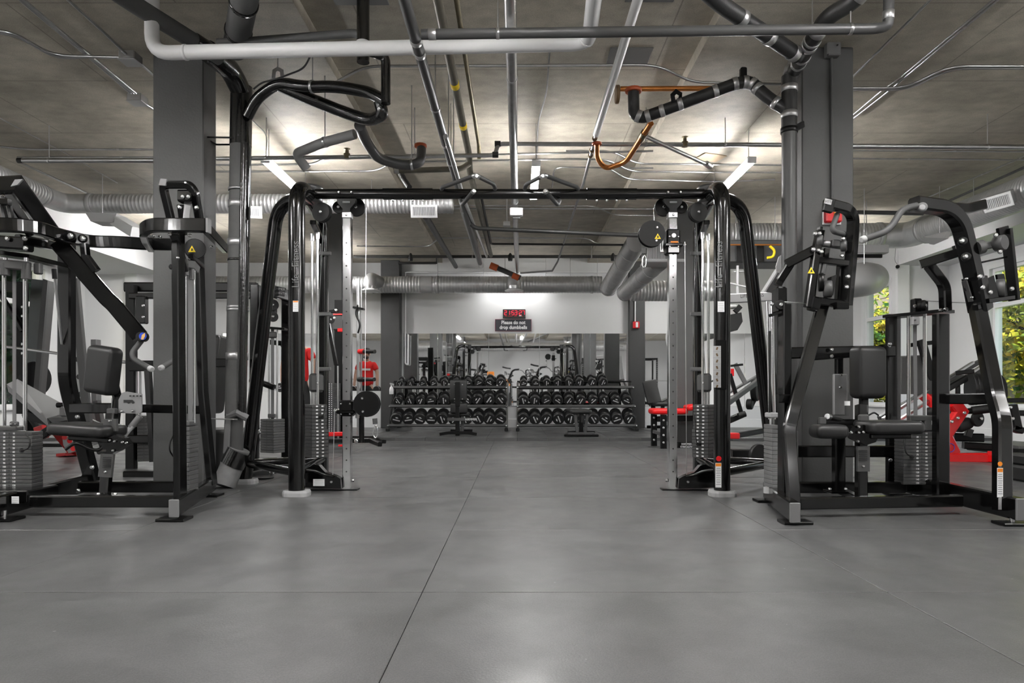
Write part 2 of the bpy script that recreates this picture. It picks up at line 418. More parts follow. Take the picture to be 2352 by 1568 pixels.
col(2.294, 2.71, -4.7, -4.46, M['column'], 'grey column near the rear wall, mirrored again')
# mirrors
mm = bpy.data.materials.new('mirror_silver'); mm.use_nodes = True; b = mm.node_tree.nodes['Principled BSDF']
b.inputs['Metallic'].default_value = 1; b.inputs['Roughness'].default_value = .015; b.inputs['Base Color'].default_value = (.86, .87, .87, 1); M['mirror'] = mm
def mirrors(xs, z0, z1, where):
    names = ['first', 'second', 'third', 'fourth', 'fifth', 'sixth']
    for i in range(len(xs) - 1):
        o = obj('wall_mirror', MB().box(((xs[i] + xs[i + 1]) / 2, YW - .004, (z0 + z1) / 2), (xs[i + 1] - xs[i] - .006, .008, z1 - z0), bev=.002), M['mirror'])
        tag(o, f'{names[i]} tall mirror panel {where}', 'mirror', 'mirror panels on the back wall')
mirrors([-2.44, -1.70, -.61, .475, 1.56, 2.34], .5, 2.06, 'from the dark column behind the dumbbell racks')
mirrors([-7.0, -5.93, -4.86, -3.8, -2.9], .83, 2.06, 'from the corner towards the dark column, reflecting the man')
mirrors([2.73, 3.8, 4.86, 5.93, 7.0], .5, 2.06, 'from the red alarm box towards the far corner')
# ================================================================== lamps
M['led'] = mat('led_diffuser', .9, .5, emit=(1, .99, .98), strength=LAMP)
M['led_soft'] = mat('dim_led_diffuser', .9, .5, emit=(1, .99, .98), strength=LAMP * .1)
M['led_half'] = mat('added_led_diffuser', .9, .5, emit=(1, .99, .98), strength=LAMP * .55)
def led(x, y, z, L, lab, group='hanging LED strip lights', zc=ZC, m='led'):
    t = thing('strip_light', lab, 'light', (x, y + L / 2, z), group)
    obj('housing', MB().box((x, y + L / 2, z + .028), (.075, L, .03), bev=.004), M['white'], t)
    d = MB().sweep([(x, y + .012, z), (x, y + L - .012, z)], rect(.085, .05, .014), smooth=False)
    obj('diffuser', d, M[m], t)
    for k in (0, 1):
        obj('end_cap', MB().box((x, y + k * L, z + .006), (.092, .022, .065), bev=.004), M['white'], t)
        yy = y + .1 + k * (L - .2)
        obj('hanger_chain', MB().cyl((x, yy, z + .04), (x, yy, zc - .01), .004, 6), M['steel'], t)
led(-2.62, 7.1, 3.2, 1.45, 'bright strip light hanging behind the crossover tower with the low pulley')
led(.2, 7.2, 3.2, 1.25, 'bright strip light seen end-on above the pull-up bar', zc=3.67)
led(2.44, 7.1, 3.2, 1.45, 'bright strip light hanging behind the crossover tower with the high pulley')
for i, x in enumerate((-5.4, 5.0)):  # unseen lamps added behind the near columns to brighten the far end
    led(x, 10.3, 3.15, 1.2, ('added strip light, unseen behind the grey column on the green-window side', 'added strip light, unseen behind the column with the drain pipe')[i])
for i, x in enumerate((-3.5, 3.25)):  # extra pair added out of sight to lift the back wall and ceiling
    led(x, 12.6, 3.2, 1.0, ('added unseen strip light behind the column seen past the low-pulley tower', 'added unseen strip light behind the column seen past the high-pulley tower')[i], m='led_half')
t = thing('strip_light', 'strip light tucked behind the back-wall duct, washing the wall over the clock', 'light', (0, 14.25, 2.98), 'hanging LED strip lights')
obj('housing', MB().box((-.05, 14.27, 3.0), (1.5, .06, .03), bev=.004), M['white'], t)
obj('diffuser', MB().sweep([(-.78, 14.27, 2.975), (.68, 14.27, 2.975)], rect(.07, .045, .012), smooth=False), M['led_soft'], t)
for x in (-.7, .6): obj('hanger_chain', MB().cyl((x, 14.27, 3.01), (x, 14.27, 3.66), .004, 6), M['steel'], t)
for r, y in enumerate((2.3, -1.6, -5.2)):
    for i, x in enumerate((-5.4, -2.6, .2, 2.5, 5.4)):
        led(x, y, 3.25, 1.3, ('mirrored strip light behind the lens, %s row, %s lane' % (('near', 'middle', 'rear')[r], ('outer window-side', 'inner window-side', 'central', 'inner far-side', 'outer far-side')[i])), zc=3.67 if i == 2 else ZC)

# ================================================================== ducts
def ridged(a, b, r, pitch=.05, h=.004):
    a, b = V(a), V(b); L = (b - a).length; n = max(2, int(L / pitch)); pr = []
    for k in range(n):
        t = L * k / n; p = L / n
        pr += [(t, r), (t + p * .62, r), (t + p * .72, r + h), (t + p * .9, r + h)]
    pr.append((L, r)); return MB().lathe(a, b - a, pr, 26)
def ring(root, p, d, r, w, m, name='collar', n=26):
    d = V(d).normalized(); p = V(p)
    return obj(name, MB().lathe(p - d * w / 2, d, [(0, r * .97), (.001, r), (w - .001, r), (w, r * .97)], n), m, root)
def grille(root, c, nrm, u, w, h, nslat=12, boot=.0, rin=0):      # white supply-air register
    c = V(c); n = V(nrm).normalized(); u = V(u).normalized(); v = n.cross(u)
    R = Matrix((u, v, n)).transposed()
    fr = MB(); t = .028
    fr.box(c + v * (h / 2 - t / 2), (w, t, .016), R); fr.box(c - v * (h / 2 - t / 2), (w, t, .016), R)
    fr.box(c + u * (w / 2 - t / 2), (t, h - 2 * t, .016), R); fr.box(c - u * (w / 2 - t / 2), (t, h - 2 * t, .016), R)
    g = obj('register_frame', fr, M['white'], root)
    obj('register_recess', MB().box(c - n * .02, (w - 2 * t, h - 2 * t, .01), R), M['darkv'], root)
    sl = MB()
    for k in range(nslat):
        q = c + u * ((w - 2 * t) * ((k + .5) / nslat - .5)); sl.box(q - n * .004, ((w - 2 * t) / nslat * .42, h - 2 * t, .012), R)
    o = obj('louvres', sl, M['white'], root); o['kind'] = 'stuff'
    if boot: obj('boot', MB().box(c - n * (boot / 2 + .008), (w * .92, h * .92, boot), R, bev=.01), M['ductg'], root)
# left run
t = thing('spiral_duct', 'long silver spiral duct across the ceiling ending above the pull-up bar', 'duct', (-3, 8.9, 3.25))
A, B = V((-5.55, 8.9, 3.25)), V((-.85, 8.9, 3.25))
obj('duct_pipe', ridged(A, B, .122), M['duct'], t); ring(t, B, (1, 0, 0), .128, .03, M['ductg'], 'end_rim')
obj('duct_end', MB().disc(B + V((.005, 0, 0)), (1, 0, 0), .12, .01), M['ductg'], t)
el = rpath([(-5.55, 8.9, 3.25), (-5.92, 8.9, 3.25), (-5.92, 8.5, 3.25)], .36, 9)
obj('elbow', MB().sweep(el, circ(.124, 26), smooth=True), M['duct'], t)
ring(t, (-5.55, 8.9, 3.25), (1, 0, 0), .132, .06, M['ductg']); ring(t, (-5.92, 8.5, 3.25), (0, 1, 0), .132, .05, M['ductg'])
obj('duct_pipe', ridged((-5.92, 8.5, 3.25), (-5.92, 2.5, 3.25), .125), M['duct'], t)
grille(t, P(974, 485, 8.72), (0, -1, -.25), (1, 0, 0), .34, .16, 14, .1)
grille(t, P(581, 487, 8.72), (.25, -1, -.3), (1, .2, 0), .22, .15, 9, .1)
for x in (-4.7, -1.9): obj('hanger_strap', MB().cyl((x, 8.9, 3.37), (x, 8.9, ZC), .005, 6), M['steel'], t)
# right run
t = thing('spiral_duct', 'silver spiral duct turning forward above the window wall with a white register', 'duct', (4, 10.4, 3.18))
A, B = V((3.05, 10.4, 3.18)), V((5.5, 10.4, 3.18))
obj('duct_pipe', ridged(A, B, .185), M['duct'], t)
el = rpath([B, (5.95, 10.4, 3.18), (5.95, 9.9, 3.18)], .43, 9); obj('elbow', MB().sweep(el, circ(.19, 26), smooth=True), M['duct'], t)
ring(t, B, (1, 0, 0), .2, .06, M['ductg']); ring(t, (5.95, 9.9, 3.16), (0, 1, 0), .205, .06, M['ductg'])
obj('duct_pipe', ridged((5.95, 9.9, 3.15), (5.95, 3, 3.08), .195), M['duct'], t)
grille(t, P(2291, 464, 7.9), (-.75, -.55, -.45), (.55, -.8, .1), .3, .17, 14, .14)
for y in (8.9, 6.2): obj('hanger_strap', MB().cyl((5.95, y, 3.34), (5.95, y, ZC), .006, 6), M['steel'], t)
# back wall duct
t = thing('spiral_duct', 'silver spiral duct along the back wall above the clock', 'duct', (-.8, 13.9, 2.99))
ZD = 2.99; YD = 13.9
obj('duct_pipe', ridged((-3.35, YD, ZD), (1.72, YD, ZD), .168, .06), M['duct'], t)
for x in (-2.95, -1.62, 1.52): ring(t, (x, YD, ZD), (1, 0, 0), .178, .05, M['ductg'])
obj('duct_pipe', ridged((-6.4, YD, ZD + .0), (-3.35, YD, ZD), .168, .06), M['duct'], t)
for px in (860, 1181):
    x = (px - CX) * YD / F
    o = obj('elbow_outlet', MB().sweep(rpath([(x + (.12 if px < 1000 else 0), YD - .12, ZD + .03), (x, YD - .38, ZD + .07), (x, YD - .4, ZD - .1)], .2, 6), circ(.125, 22), smooth=True), M['ductg'], t)
    obj('outlet_ring', MB().lathe((x, YD - .4, ZD - .15), (0, 0, 1), [(0, .12), (.09, .12)], 22), M['steel'], o)
    obj('diffuser_cone', MB().lathe((x, YD - .4, ZD - .19), (0, 0, 1), [(-.012, .1), (0, .185), (.012, .185), (.045, .12)], 24), M['white'], o)
for px in (1005, 1160, 1310, 1372):
    x = (px - CX) * YD / F; obj('hanger_rod', MB().cyl((x, YD, ZD + .165), (x, YD, 3.6), .006, 6), M['steel'], t)
obj('torn_label', MB().lathe((-1.95, YD, ZD), (1, 0, 0), [(0, .173), (.22, .173)], 26), M['lgrey'], t)
# diagonal ducts up to the air handler
for pa, pb, ya, yb, r, lab in (((1398, 660), (1462, 556), 13.6, 11.2, .165, 'upper of two diagonal spiral ducts dropping from the air handler'),
                               ((1436, 672), (1512, 602), 12.9, 10.9, .15, 'lower of two diagonal spiral ducts dropping from the air handler')):
    a, b = P(*pa, ya), P(*pb, yb); d = (b - a)
    t = thing('diagonal_duct', lab, 'duct', a, 'diagonal ducts by the air handler')
    m_ = a + d * .62
    obj('duct_pipe', ridged(a, m_, r, .06), M['duct'], t); obj('smooth_sleeve', MB().cyl(m_, b, r * 1.03, 26), M['ductg'], t)
    ring(t, m_, d, r * 1.08, .03, M['ductg']); ring(t, m_ + d * .2, d, r * 1.07, .025, M['ductg']); ring(t, a, d, r * 1.06, .06, M['ductg'])
t = thing('spiral_duct', 'short silver spiral duct behind the chrome upright near the red alarm box', 'duct', P(1500, 668, 12.6))
obj('duct_pipe', ridged(P(1448, 668, 12.6), P(1650, 668, 12.6), .185, .06), M['duct'], t)
t = thing('air_handler', 'ceiling-hung air handler with a ribbed coil face behind the chrome upright', 'air handler', P(1520, 585, 10.6))
obj('cabinet', MB().box(P(1524, 570, 10.75), (.62, .5, .5), bev=.015), M['ductg'], t)
obj('coil_face', MB().box(P(1522, 574, 10.49), (.44, .02, .34)), M['darkv'], t)
f = MB()
for k in range(26): f.box(P(1522, 574, 10.48) + V((-.21 + .0168 * k, 0, 0)), (.006, .02, .33))
o = obj('coil_fins', f, M['ductg'], t); o['kind'] = 'stuff'
obj('drip_tray', MB().box(P(1520, 604, 10.6), (.6, .45, .05), bev=.01), M['lgrey'], t)
for x in (1500, 1545): obj('hanger_rod', MB().cyl(P(x, 545, 10.75), P(x, 545, 10.75) + V((0, 0, .45)), .006, 6), M['steel'], t)
t = thing('air_handler', 'dark hanging air unit with yellow gas hose behind the crossover tower', 'air handler', P(1740, 590, 9.6))
obj('cabinet', MB().box(P(1735, 585, 9.7), (.95, .5, .32), bev=.02), M['iron2'], t)
obj('gas_hose', MB().sweep(rpath([P(1768, 565, 9.3), P(1780, 575, 9.3), P(1776, 590, 9.3), P(1762, 592, 9.3)], .05), circ(.018, 10), smooth=True), M['yellow'], t)
for i, (a, b) in enumerate((((1690, 560), (1716, 602)), ((1735, 566), (1755, 598)))):
    c = P((a[0] + b[0]) / 2, (a[1] + b[1]) / 2, 9.42); obj('access_panel', MB().box(c, (.16 if i == 0 else .1, .03, .24), bev=.004), M['black2'], t)
obj('copper_line', MB().cyl(P(1676, 562, 9.3), P(1800, 562, 9.3), .012, 8), M['copper'], t)
for x in (1690, 1780): obj('hanger_rod', MB().cyl(P(x, 562, 9.7), V((P(x, 562, 9.7).x, 9.7, ZC)), .006, 6), M['steel'], t)
t = thing('round_duct', 'smooth grey duct end poking out behind the grey column by the window', 'duct', P(1985, 640, 9))
obj('duct_pipe', MB().sweep(rpath([P(1915, 650, 9.4), P(1985, 641, 9.4), P(2003, 640, 10.6)], .2), circ(.235, 24), smooth=True), M['ductg'], t); q = P(1985, 640, 9.3); obj('hanger_rod', MB().cyl(q, V((q.x, q.y, ZC)), .006, 6), M['steel'], t)
t = thing('transfer_grille', 'grey louvred box hanging under the spiral duct by the window', 'vent', P(1995, 572, 9.9))
obj('hood', MB().box(P(1990, 576, 9.9), (.5, .3, .12), bev=.01), M['ductg'], t); obj('hanger_rod', MB().cyl(P(1990, 572, 9.9), V((P(1990, 572, 9.9).x, 9.9, ZC)), .006, 6), M['steel'], t); obj('lip', MB().sweep([P(1955, 588, 9.7), P(2025, 588, 9.7)], rect(.04, .05)), M['black2'], t)
t = thing('transfer_grille', 'grey wedge-shaped vent under the spiral duct near the white register', 'vent', P(2158, 548, 9.2))
obj('hood', MB().plate([P(2128, 545, 9.4), P(2185, 532, 8.9), P(2178, 548, 8.9), P(2145, 562, 9.4)], .1, (0, 1, .3)), M['ductg'], t); q = P(2158, 545, 9.2); obj('hanger_rod', MB().cyl(q, V((q.x, q.y, ZC)), .006, 6), M['steel'], t)
t = thing('box_duct', 'white rectangular duct stub under the spiral duct on the green-window side', 'duct', P(262, 500, 8.6))
obj('boot', MB().plate([P(195, 487, 8.6), P(268, 490, 8.6), P(260, 510, 8.6), P(208, 508, 8.6)], .25, (0, 1, 0)), M['lgrey'], t)
q = P(235, 490, 8.7); obj('hanger_rod', MB().cyl(q, V((q.x, q.y, ZC)), .006, 6), M['steel'], t); obj('branch', MB().sweep([P(268, 505, 8.75), P(318, 535, 8.4)], rect(.17, .13, .01)), M['white'], t)

# ================================================================== pipes
def along(pts, s):
    pts = [V(p) for p in pts]
    for i in range(len(pts) - 1):
        L = (pts[i + 1] - pts[i]).length
        if s <= L or i == len(pts) - 2: d = (pts[i + 1] - pts[i]).normalized(); return pts[i] + d * s, d
        s -= L
def pipe(name, lab, cat, pts, r, m, bend=0, bands=(), hang=(), bm='foilr', group=None, n=16, bw=.05, top=ZC):
    pts = [V(p) for p in pts]; off = 0
    for e in (0, -1):                      # a run that leaves the picture goes on to the next wall of the room
        p, q = pts[e], pts[1 if e == 0 else -2]; py = CY - (p.z - H) * F / p.y; px = CX + p.x * F / p.y
        d = V((p.x - q.x, p.y - q.y, 0))
        if (py < 0 or px < 0 or px > 2352) and p.z < 3.56 and d.length > .02:
            d.normalize(); L = 99.0
            if abs(d.x) > 1e-4: L = min(L, ((7.9 if d.x > 0 else -7.9) - p.x) / d.x)
            if abs(d.y) > 1e-4: L = min(L, ((12.6 if d.y > 0 else -6.95) - p.y) / d.y)
            diag = abs(d.x) > .2 and abs(d.y) > .2
            if diag: L = min(L, 1.3)
            if L > .1:
                n_ = p + d * L; add = [n_] + ([V((n_.x, n_.y, 3.66 if -1.55 < n_.x < 1.45 else 3.565))] if diag and r > .02 else [])
                if e == 0:
                    pts[0:0] = add[::-1]; off = L + sum((add[i + 1] - add[i]).length for i in range(len(add) - 1))
                else: pts += add
    bands = [s + off for s in bands]; hang = [s + off for s in hang]
    pp = rpath(pts, bend) if bend else pts
    t = thing(name, lab, cat, pp[0], group)
    obj('pipe_run', MB().sweep(pp, circ(r, n), smooth=True), M[m], t)
    tot = sum((pp[i + 1] - pp[i]).length for i in range(len(pp) - 1))
    for s in bands:
        if s > tot - .02: continue
        p, d = along(pp, s); ring(t, p, d, r * 1.09, bw, M[bm], 'clamp_band', n)
    for s in hang:
        p, d = along(pp, s); hgr(t, p, d, r, top)
    return t
def hgr(t, p, d, r, top=ZC):
    ring(t, p, d, r * 1.12, .022, M['steel'], 'pipe_clip', 16)
    top = 3.67 if -1.6 < p.x < 1.5 else ZC
    if p.z + r < top - .02: obj('hanger_rod', MB().cyl((p.x, p.y, p.z + r), (p.x, p.y, top - .005), .005, 6), M['steel'], t)
def Z(px, py, z): # point on pixel at a given height
    Y = (z - H) * F / (CY - py); return P(px, py, Y)
pipe('vent_pipe', 'pale grey plastic pipe crossing the ceiling between the two nearest columns', 'pipe',
     [Q(349, 4.76, 3.56), Z(349, 122, 3.15), Z(1352, 100, 3.15), Q(1383, 3.5, 3.15)], .048, 'pvc', .13, bands=(.6, 2.2, 3.4), bm='pvc', bw=.02, n=22)
t = pipe('drain_pipe', 'long black cast-iron pipe running across under the pale pipe', 'pipe',
     [Z(968, 79, 3.08), Z(2012, 66, 3.08), Z(2040, 60, 3.08), Q(2044, 4.25, 3.5)], .032, 'iron2', .09, bands=(.07, 3.0, 3.22, 3.3), hang=(.49, 2.72), n=18)
pipe('drain_pipe', 'black cast-iron pipe running away from the lens over the pull-up bar', 'pipe',
     [V((-.66, 2.9, 3.08)), V((-.66, 8.0, 3.08)), V((-.67, 12.3, 3.12))], .037, 'iron2', 0, bands=(1.55, 1.72, 3.4), hang=(2.6, 3.9), n=18, top=3.67)
pipe('steel_pipe', 'slim galvanised pipe beside the black pipe over the pull-up bar', 'pipe',
     [V((-.62, 5.9, 3.0)), V((-.62, 8.0, 3.04)), V((-.56, 12.6, 3.3))], .022, 'galv', 0, hang=(.25, .75), n=14, top=3.67)
pipe('steel_pipe', 'thick shiny galvanised pipe running straight down the middle of the ceiling', 'pipe',
     [V((-.05, 2.8, 3.25)), V((-.03, 9, 3.25)), V((0, 13.7, 3.22))], .04, 'galv', 0, hang=(2.55, 6.0), n=20, top=3.67)
t = pipe('insulated_pipe', 'white insulated pipe slanting down the ceiling toward the copper pipes', 'pipe',
     [Z(1480, -50, 3.3), Z(1369, 308, 3.3)], .033, 'whitepipe', 0, n=18, top=3.67)
obj('bare_pipe', MB().sweep([Z(1369, 308, 3.3), Z(1340, 420, 3.3), Z(1281, 600, 3.3), P(1268, 622, 13.2), P(1195, 627, 13.2)], circ(.017, 10), smooth=True), M['galv'], t)
for y in (318, 345, 357): p = Z(1366 - (y - 318) * .25, y, 3.3); ring(t, p, (0, 1, 0), .026, .03, M['rust'], 'coupling', 12)
pipe('gas_pipe', 'olive gas pipe with yellow marks running away beside the black pipe', 'pipe',
     [V((-.54, 3.5, 3.45)), V((-.54, 7.6, 3.45)), V((-.54, 7.75, 3.3)), V((-.48, 12.5, 3.3))], .036, 'olive', .08, bands=(2.4, 3.3), bm='yellow', bw=.09, n=16, top=3.67)
pipe('gas_pipe', 'narrow brass-coloured pipe ending at an elbow above the pull-up bar', 'pipe',
     [V((-.42, 3.5, 3.5)), V((-.42, 7.5, 3.5)), V((-.42, 7.52, 3.36))], .02, 'brasspipe', .05, n=12, top=3.67)
pipe('gas_pipe', 'dark gas pipe joining the olive pipe above the pull-up bar', 'pipe',
     [P(905, 392, 7.3), P(1060, 388, 7.3), P(1078, 375, 7.3)], .03, 'olive', .05, bands=(.03,), bm='galv', n=14)
pipe('elbow_stub', 'dark threaded pipe stub hanging below the gas pipe', 'pipe', [P(920, 398, 7.4), P(928, 412, 7.3), P(940, 430, 7.2)], .03, 'iron', .03, bands=(.04, .1), bm='iron', n=14)
# sprinkler mains
t = pipe('sprinkler_pipe', 'steel sprinkler pipe with an offset jog crossing behind the black pipe', 'pipe',
     [Q(498, 6.9, 3.15), Q(1138, 6.9, 3.185), Q(1143, 6.9, 3.3), Q(1800, 6.9, 3.29)], .021, 'galv', .06, hang=(.5, 2.0, 4.4, 5.2), n=12)
for px in (797, 1573): 
    zz = 3.2 if px < 1000 else 3.32
    obj('sprinkler_head', MB().lathe(Q(px, 6.9, zz - .05), (0, 0, 1), [(0, .03), (.05, .034), (.055, .02), (.09, .018), (.1, .035), (.105, .01)], 10), M['brasspipe'], t)
for p in (Q(1138, 6.9, 3.19), Q(1143, 6.9, 3.3)): obj('elbow_fitting', MB().lathe(p - V((.03, 0, 0)), (1, 0, 0), [(0, .03), (.06, .03)], 12), M['iron'], t)
pipe('sprinkler_pipe', 'bright steel pipe crossing beside the window-side column', 'pipe', [Q(1950, 6.8, 3.24), Q(2420, 6.8, 3.23)], .026, 'galv', 0, hang=(1.38,), n=12)
pipe('sprinkler_pipe', 'bright steel pipe crossing on the green-window side of the column', 'pipe', [Q(42, 7.1, 3.2), Q(360, 7.1, 3.2)], .026, 'galv', 0, hang=(.32,), bands=(.02,), bm='iron', n=12)
t = pipe('sprinkler_pipe', 'dark sprinkler pipe in front of the back wall', 'pipe', [P(812, 589, 13.2), P(1500, 589, 13.2)], .03, 'iron2', 0, hang=(2.3, 4.6), n=12)
for px in (943, 1172, 1408): obj('sprinkler_head', MB().lathe(P(px, 592, 13.2), (0, 0, 1), [(-.06, .04), (0, .05), (.05, .04), (.09, .015)], 10), M['iron'], t)
pipe('sprinkler_pipe', 'dark pipe slanting across the ceiling to the diagonal ducts', 'pipe', [P(1072, 500, 9.3), P(1088, 524, 9.3), P(1480, 541, 9.0)], .028, 'iron', .08, n=12)
pipe('sprinkler_pipe', 'slim dark pipe with an elbow above the back-wall pipes', 'pipe', [P(1105, 450, 8.9), P(1128, 560, 11.5), P(1510, 563, 11.5)], .018, 'iron', .06, hang=(5.0,), n=10)
pipe('sprinkler_pipe', 'dark conduit bracket above the dark wall column', 'pipe', [P(915, 604, 14.0), P(1004, 604, 14.0), P(1004, 592, 14.0)], .025, 'iron', .04, n=10)
t = pipe('drain_pipe', 'short drain arm with an orange coupling above the back-wall outlet', 'pipe', [P(1135, 612, 13.4), P(1195, 638, 13.4)], .05, 'iron2', 0, n=16)
obj('orange_coupling', MB().cyl(P(1126, 609, 13.4), P(1143, 616, 13.4), .066, 16), M['orangecap'], t); obj('orange_coupling', MB().cyl(P(1177, 632, 13.4), P(1192, 638, 13.4), .06, 16), M['orangecap'], t)
pipe('steel_pipe', 'grey pipe running to a hole high in the back wall', 'pipe', [P(978, 498, 9.5), P(1047, 612, 14.5)], .045, 'iron2', 0, n=14)
pipe('steel_pipe', 'stained grey pipe running to the back wall beside the orange coupling', 'pipe', [P(1066, 478, 8.6), P(1105, 610, 14.5)], .06, 'galv', 0, n=14)
pipe('wall_pipe', 'thin white pipe looping on the back wall beside the dark column', 'pipe', [P(1200, 625, 14.45), P(931, 625, 14.45), P(931, 762, 14.45), P(931, 835, 14.45), P(937, 838, 14.45), P(938, 768, 14.45)], .018, 'whitepipe', .05, n=10)
# conduits
def conduit(lab, pts, r=.012, m='galv', bend=.15, clips=(), n=8):
    return pipe('conduit', lab, 'conduit', pts, r, m, bend, bands=clips, bm='steel', bw=.03, n=n, group='thin electrical conduits under the ceiling')
zc = 3.54
conduit('pair-like thin conduit crossing under the sprinkler pipe, upper one', [Z(400, 379, 3.5), Z(720, 377, 3.5), Z(745, 363, 3.5), Z(1500, 347, 3.54)])
conduit('thin conduit bending upward beside the foam-wrapped pipes', [Z(400, 394, 3.5), Z(862, 393, 3.5), Z(905, 372, 3.5), Z(1330, 365, 3.54)])
conduit('thin conduit crossing the ceiling behind the pale pipe', [Z(775, 187, 3.5), Z(838, 152, 3.5), Z(1508, 149, 3.54), Z(1592, 190, 3.5), Z(1800, 193, 3.5)])
conduit('upper thin conduit bending down past the copper pipe', [Z(1300, 347, 3.54), Z(1408, 347, 3.54), Z(1462, 376, 3.5), Z(1800, 379, 3.5)])
conduit('middle thin conduit bending down past the copper pipe', [Z(1300, 365, 3.54), Z(1395, 366, 3.54), Z(1450, 394, 3.5), Z(1800, 396, 3.5)])
conduit('lowest thin conduit bending down past the copper pipe', [Z(1385, 378, 3.54), Z(1440, 412, 3.5), Z(1650, 417, 3.5), Z(1780, 412, 3.5)])
conduit('conduit running over the end-on strip light', [Z(1262, 120, 3.54), Z(1256, 210, 3.54), Z(1236, 280, 3.54), Z(1232, 376, 3.54)], .008)
conduit('thin conduit looping beside the end-on strip light', [Z(1268, 430, 3.54), Z(1272, 392, 3.54), Z(1282, 384, 3.54), Z(1500, 386, 3.54)], .01)
conduit('pale conduit crossing below the pull-up bar', [Z(1040, 478, 3.54), Z(1330, 479, 3.54), Z(1560, 480, 3.5)], .016)
conduit('thin conduit crossing just below the pull-up bar, bent at one end', [Z(1040, 472, 3.54), Z(1365, 473, 3.54), Z(1410, 494, 3.5), Z(1520, 495, 3.5)], .01)
conduit('thin conduit near the back of the ceiling, dropping at its end', [Z(820, 565, 3.54), Z(985, 566, 3.54), Z(1010, 546, 3.54), Z(1350, 547, 3.54), Z(1370, 560, 3.5), Z(1480, 566, 3.5)], .012)
conduit('bright conduit sweeping across beside the window-side column', [Z(1955, 202, 3.5), Z(2080, 202, 3.5), Z(2180, 152, 3.5), Z(2420, 152, 3.5)], .012)
conduit('second bright conduit sweeping across beside the window-side column', [Z(1955, 206, 3.5), Z(2084, 206, 3.5), Z(2184, 157, 3.5), Z(2420, 157, 3.5)], .012)
conduit('long conduit running forward along the ceiling above the window-side column', [Z(1950, 280, 3.53), Z(2040, 210, 3.53), Z(2300, -8, 3.53)], .011, clips=(1.1, 1.8))
conduit('conduit beside the long one above the window-side column', [Z(1950, 272, 3.53), Z(2025, 208, 3.53), Z(2060, 185, 3.53), Z(2292, -8, 3.53)], .009)
conduit('thin conduit running forward behind the black elbow pipe', [Z(1955, 180, 3.53), Z(2145, -8, 3.53)], .009)
conduit('upper straight conduit crossing by the window-side column', [Z(1950, 345, 3.5), Z(2420, 349, 3.5)], .01, clips=(1.2,))
conduit('lower straight conduit crossing by the window-side column', [Z(1950, 364, 3.5), Z(2420, 368, 3.5)], .01, clips=(.7,))
conduit('dark slanting conduit above the spiral duct by the window', [Z(2160, 470, 3.5), Z(2352, 385, 3.5), Z(2420, 352, 3.5)], .018, 'iron2')
conduit('slanting strip conduit with clips above the window-side duct', [Z(2110, 462, 3.53), Z(2300, 382, 3.53), Z(2420, 330, 3.53)], .01, clips=(.6, 1.2, 1.8))
conduit('dark pipe crossing behind the press machine near the window', [P(1950, 487, 9.4), P(2120, 490, 9.4)], .03, 'iron2')
for i in range(3):
    conduit('%s of three conduits running forward to the junction box by the grey column' % ('first', 'second', 'third')[i], [Z(36 + 5 * i, -8, 3.53), Z(120 + 4 * i, 62, 3.53), Z(205 + 4 * i, 132, 3.53), Z(300 + 6 * i, 214, 3.5)], .011, bend=.1)
conduit('looping conduit at the picture corner running to the upper junction box', [Z(-60, 70, 3.5), Z(25, 71, 3.5), Z(120, 128, 3.5), Z(280, 132, 3.5)], .013)
conduit('second looping conduit at the picture corner beside the first', [Z(-60, 75, 3.5), Z(28, 76, 3.5), Z(130, 135, 3.5), Z(200, 131, 3.5)], .011)
conduit('conduit running forward from the upper junction box', [Z(148, -8, 3.53), Z(250, 85, 3.53), Z(290, 125, 3.5)], .011, bend=.1)
conduit('conduit leaving the upper junction box behind the column', [Z(310, 135, 3.53), Z(345, 165, 3.53), Z(372, 190, 3.53)], .013, bend=.1)
conduit('conduit leaving the lower junction box behind the column', [Z(330, 236, 3.53), Z(380, 268, 3.53)], .014, bend=.1)
conduit('upper conduit crossing on the green-window side', [Z(-60, 330, 3.5), Z(60, 343, 3.5), Z(372, 343, 3.5)], .012, clips=(1.5,))
conduit('lower conduit crossing on the green-window side', [Z(40, 361, 3.5), Z(372, 361, 3.5)], .011, clips=(1.2,))
conduit('thin cable slanting over the green-window side', [Z(-40, 250, 3.55), Z(170, 362, 3.55), Z(270, 420, 3.55)], .006)
conduit('pale slanting conduit above the spiral duct corner', [Z(40, 370, 3.5), Z(240, 462, 3.5)], .014)
for px, py, lab in ((300, 133, 'upper pale junction box where conduits meet beside the column'), (316, 228, 'lower pale junction box where three conduits end beside the column')):
    p = Z(px, py, 3.5); t = thing('junction_box', lab, 'junction box', p)
    obj('box_body', MB().box(p, (.13, .13, .07), bev=.006), M['galv'], t); obj('cover', MB().box(p - V((0, 0, .038)), (.14, .14, .006), bev=.002), M['lgrey'], t)
t = thing('junction_box', 'pale grey junction box on top of the window-side column', 'junction box', P(1912, 115, 5.47))
obj('box_body', MB().box(P(1912, 115, 5.46), (.11, .07, .11), bev=.008), M['greyp'], t); bolts(t, [P(1912 + a, 115 + b, 5.42) for a, b in ((-11, 11), (11, -11))], M['ink'], .006)
t = thing('conduit', 'vertical conduit down the window-side column to the red alarm', 'conduit', P(1912, 300, 5.48))
obj('pipe_run', MB().sweep([P(1910, 128, 5.482), P(1912, 482, 5.482)], circ(.012, 8), smooth=True), M['column'], t)
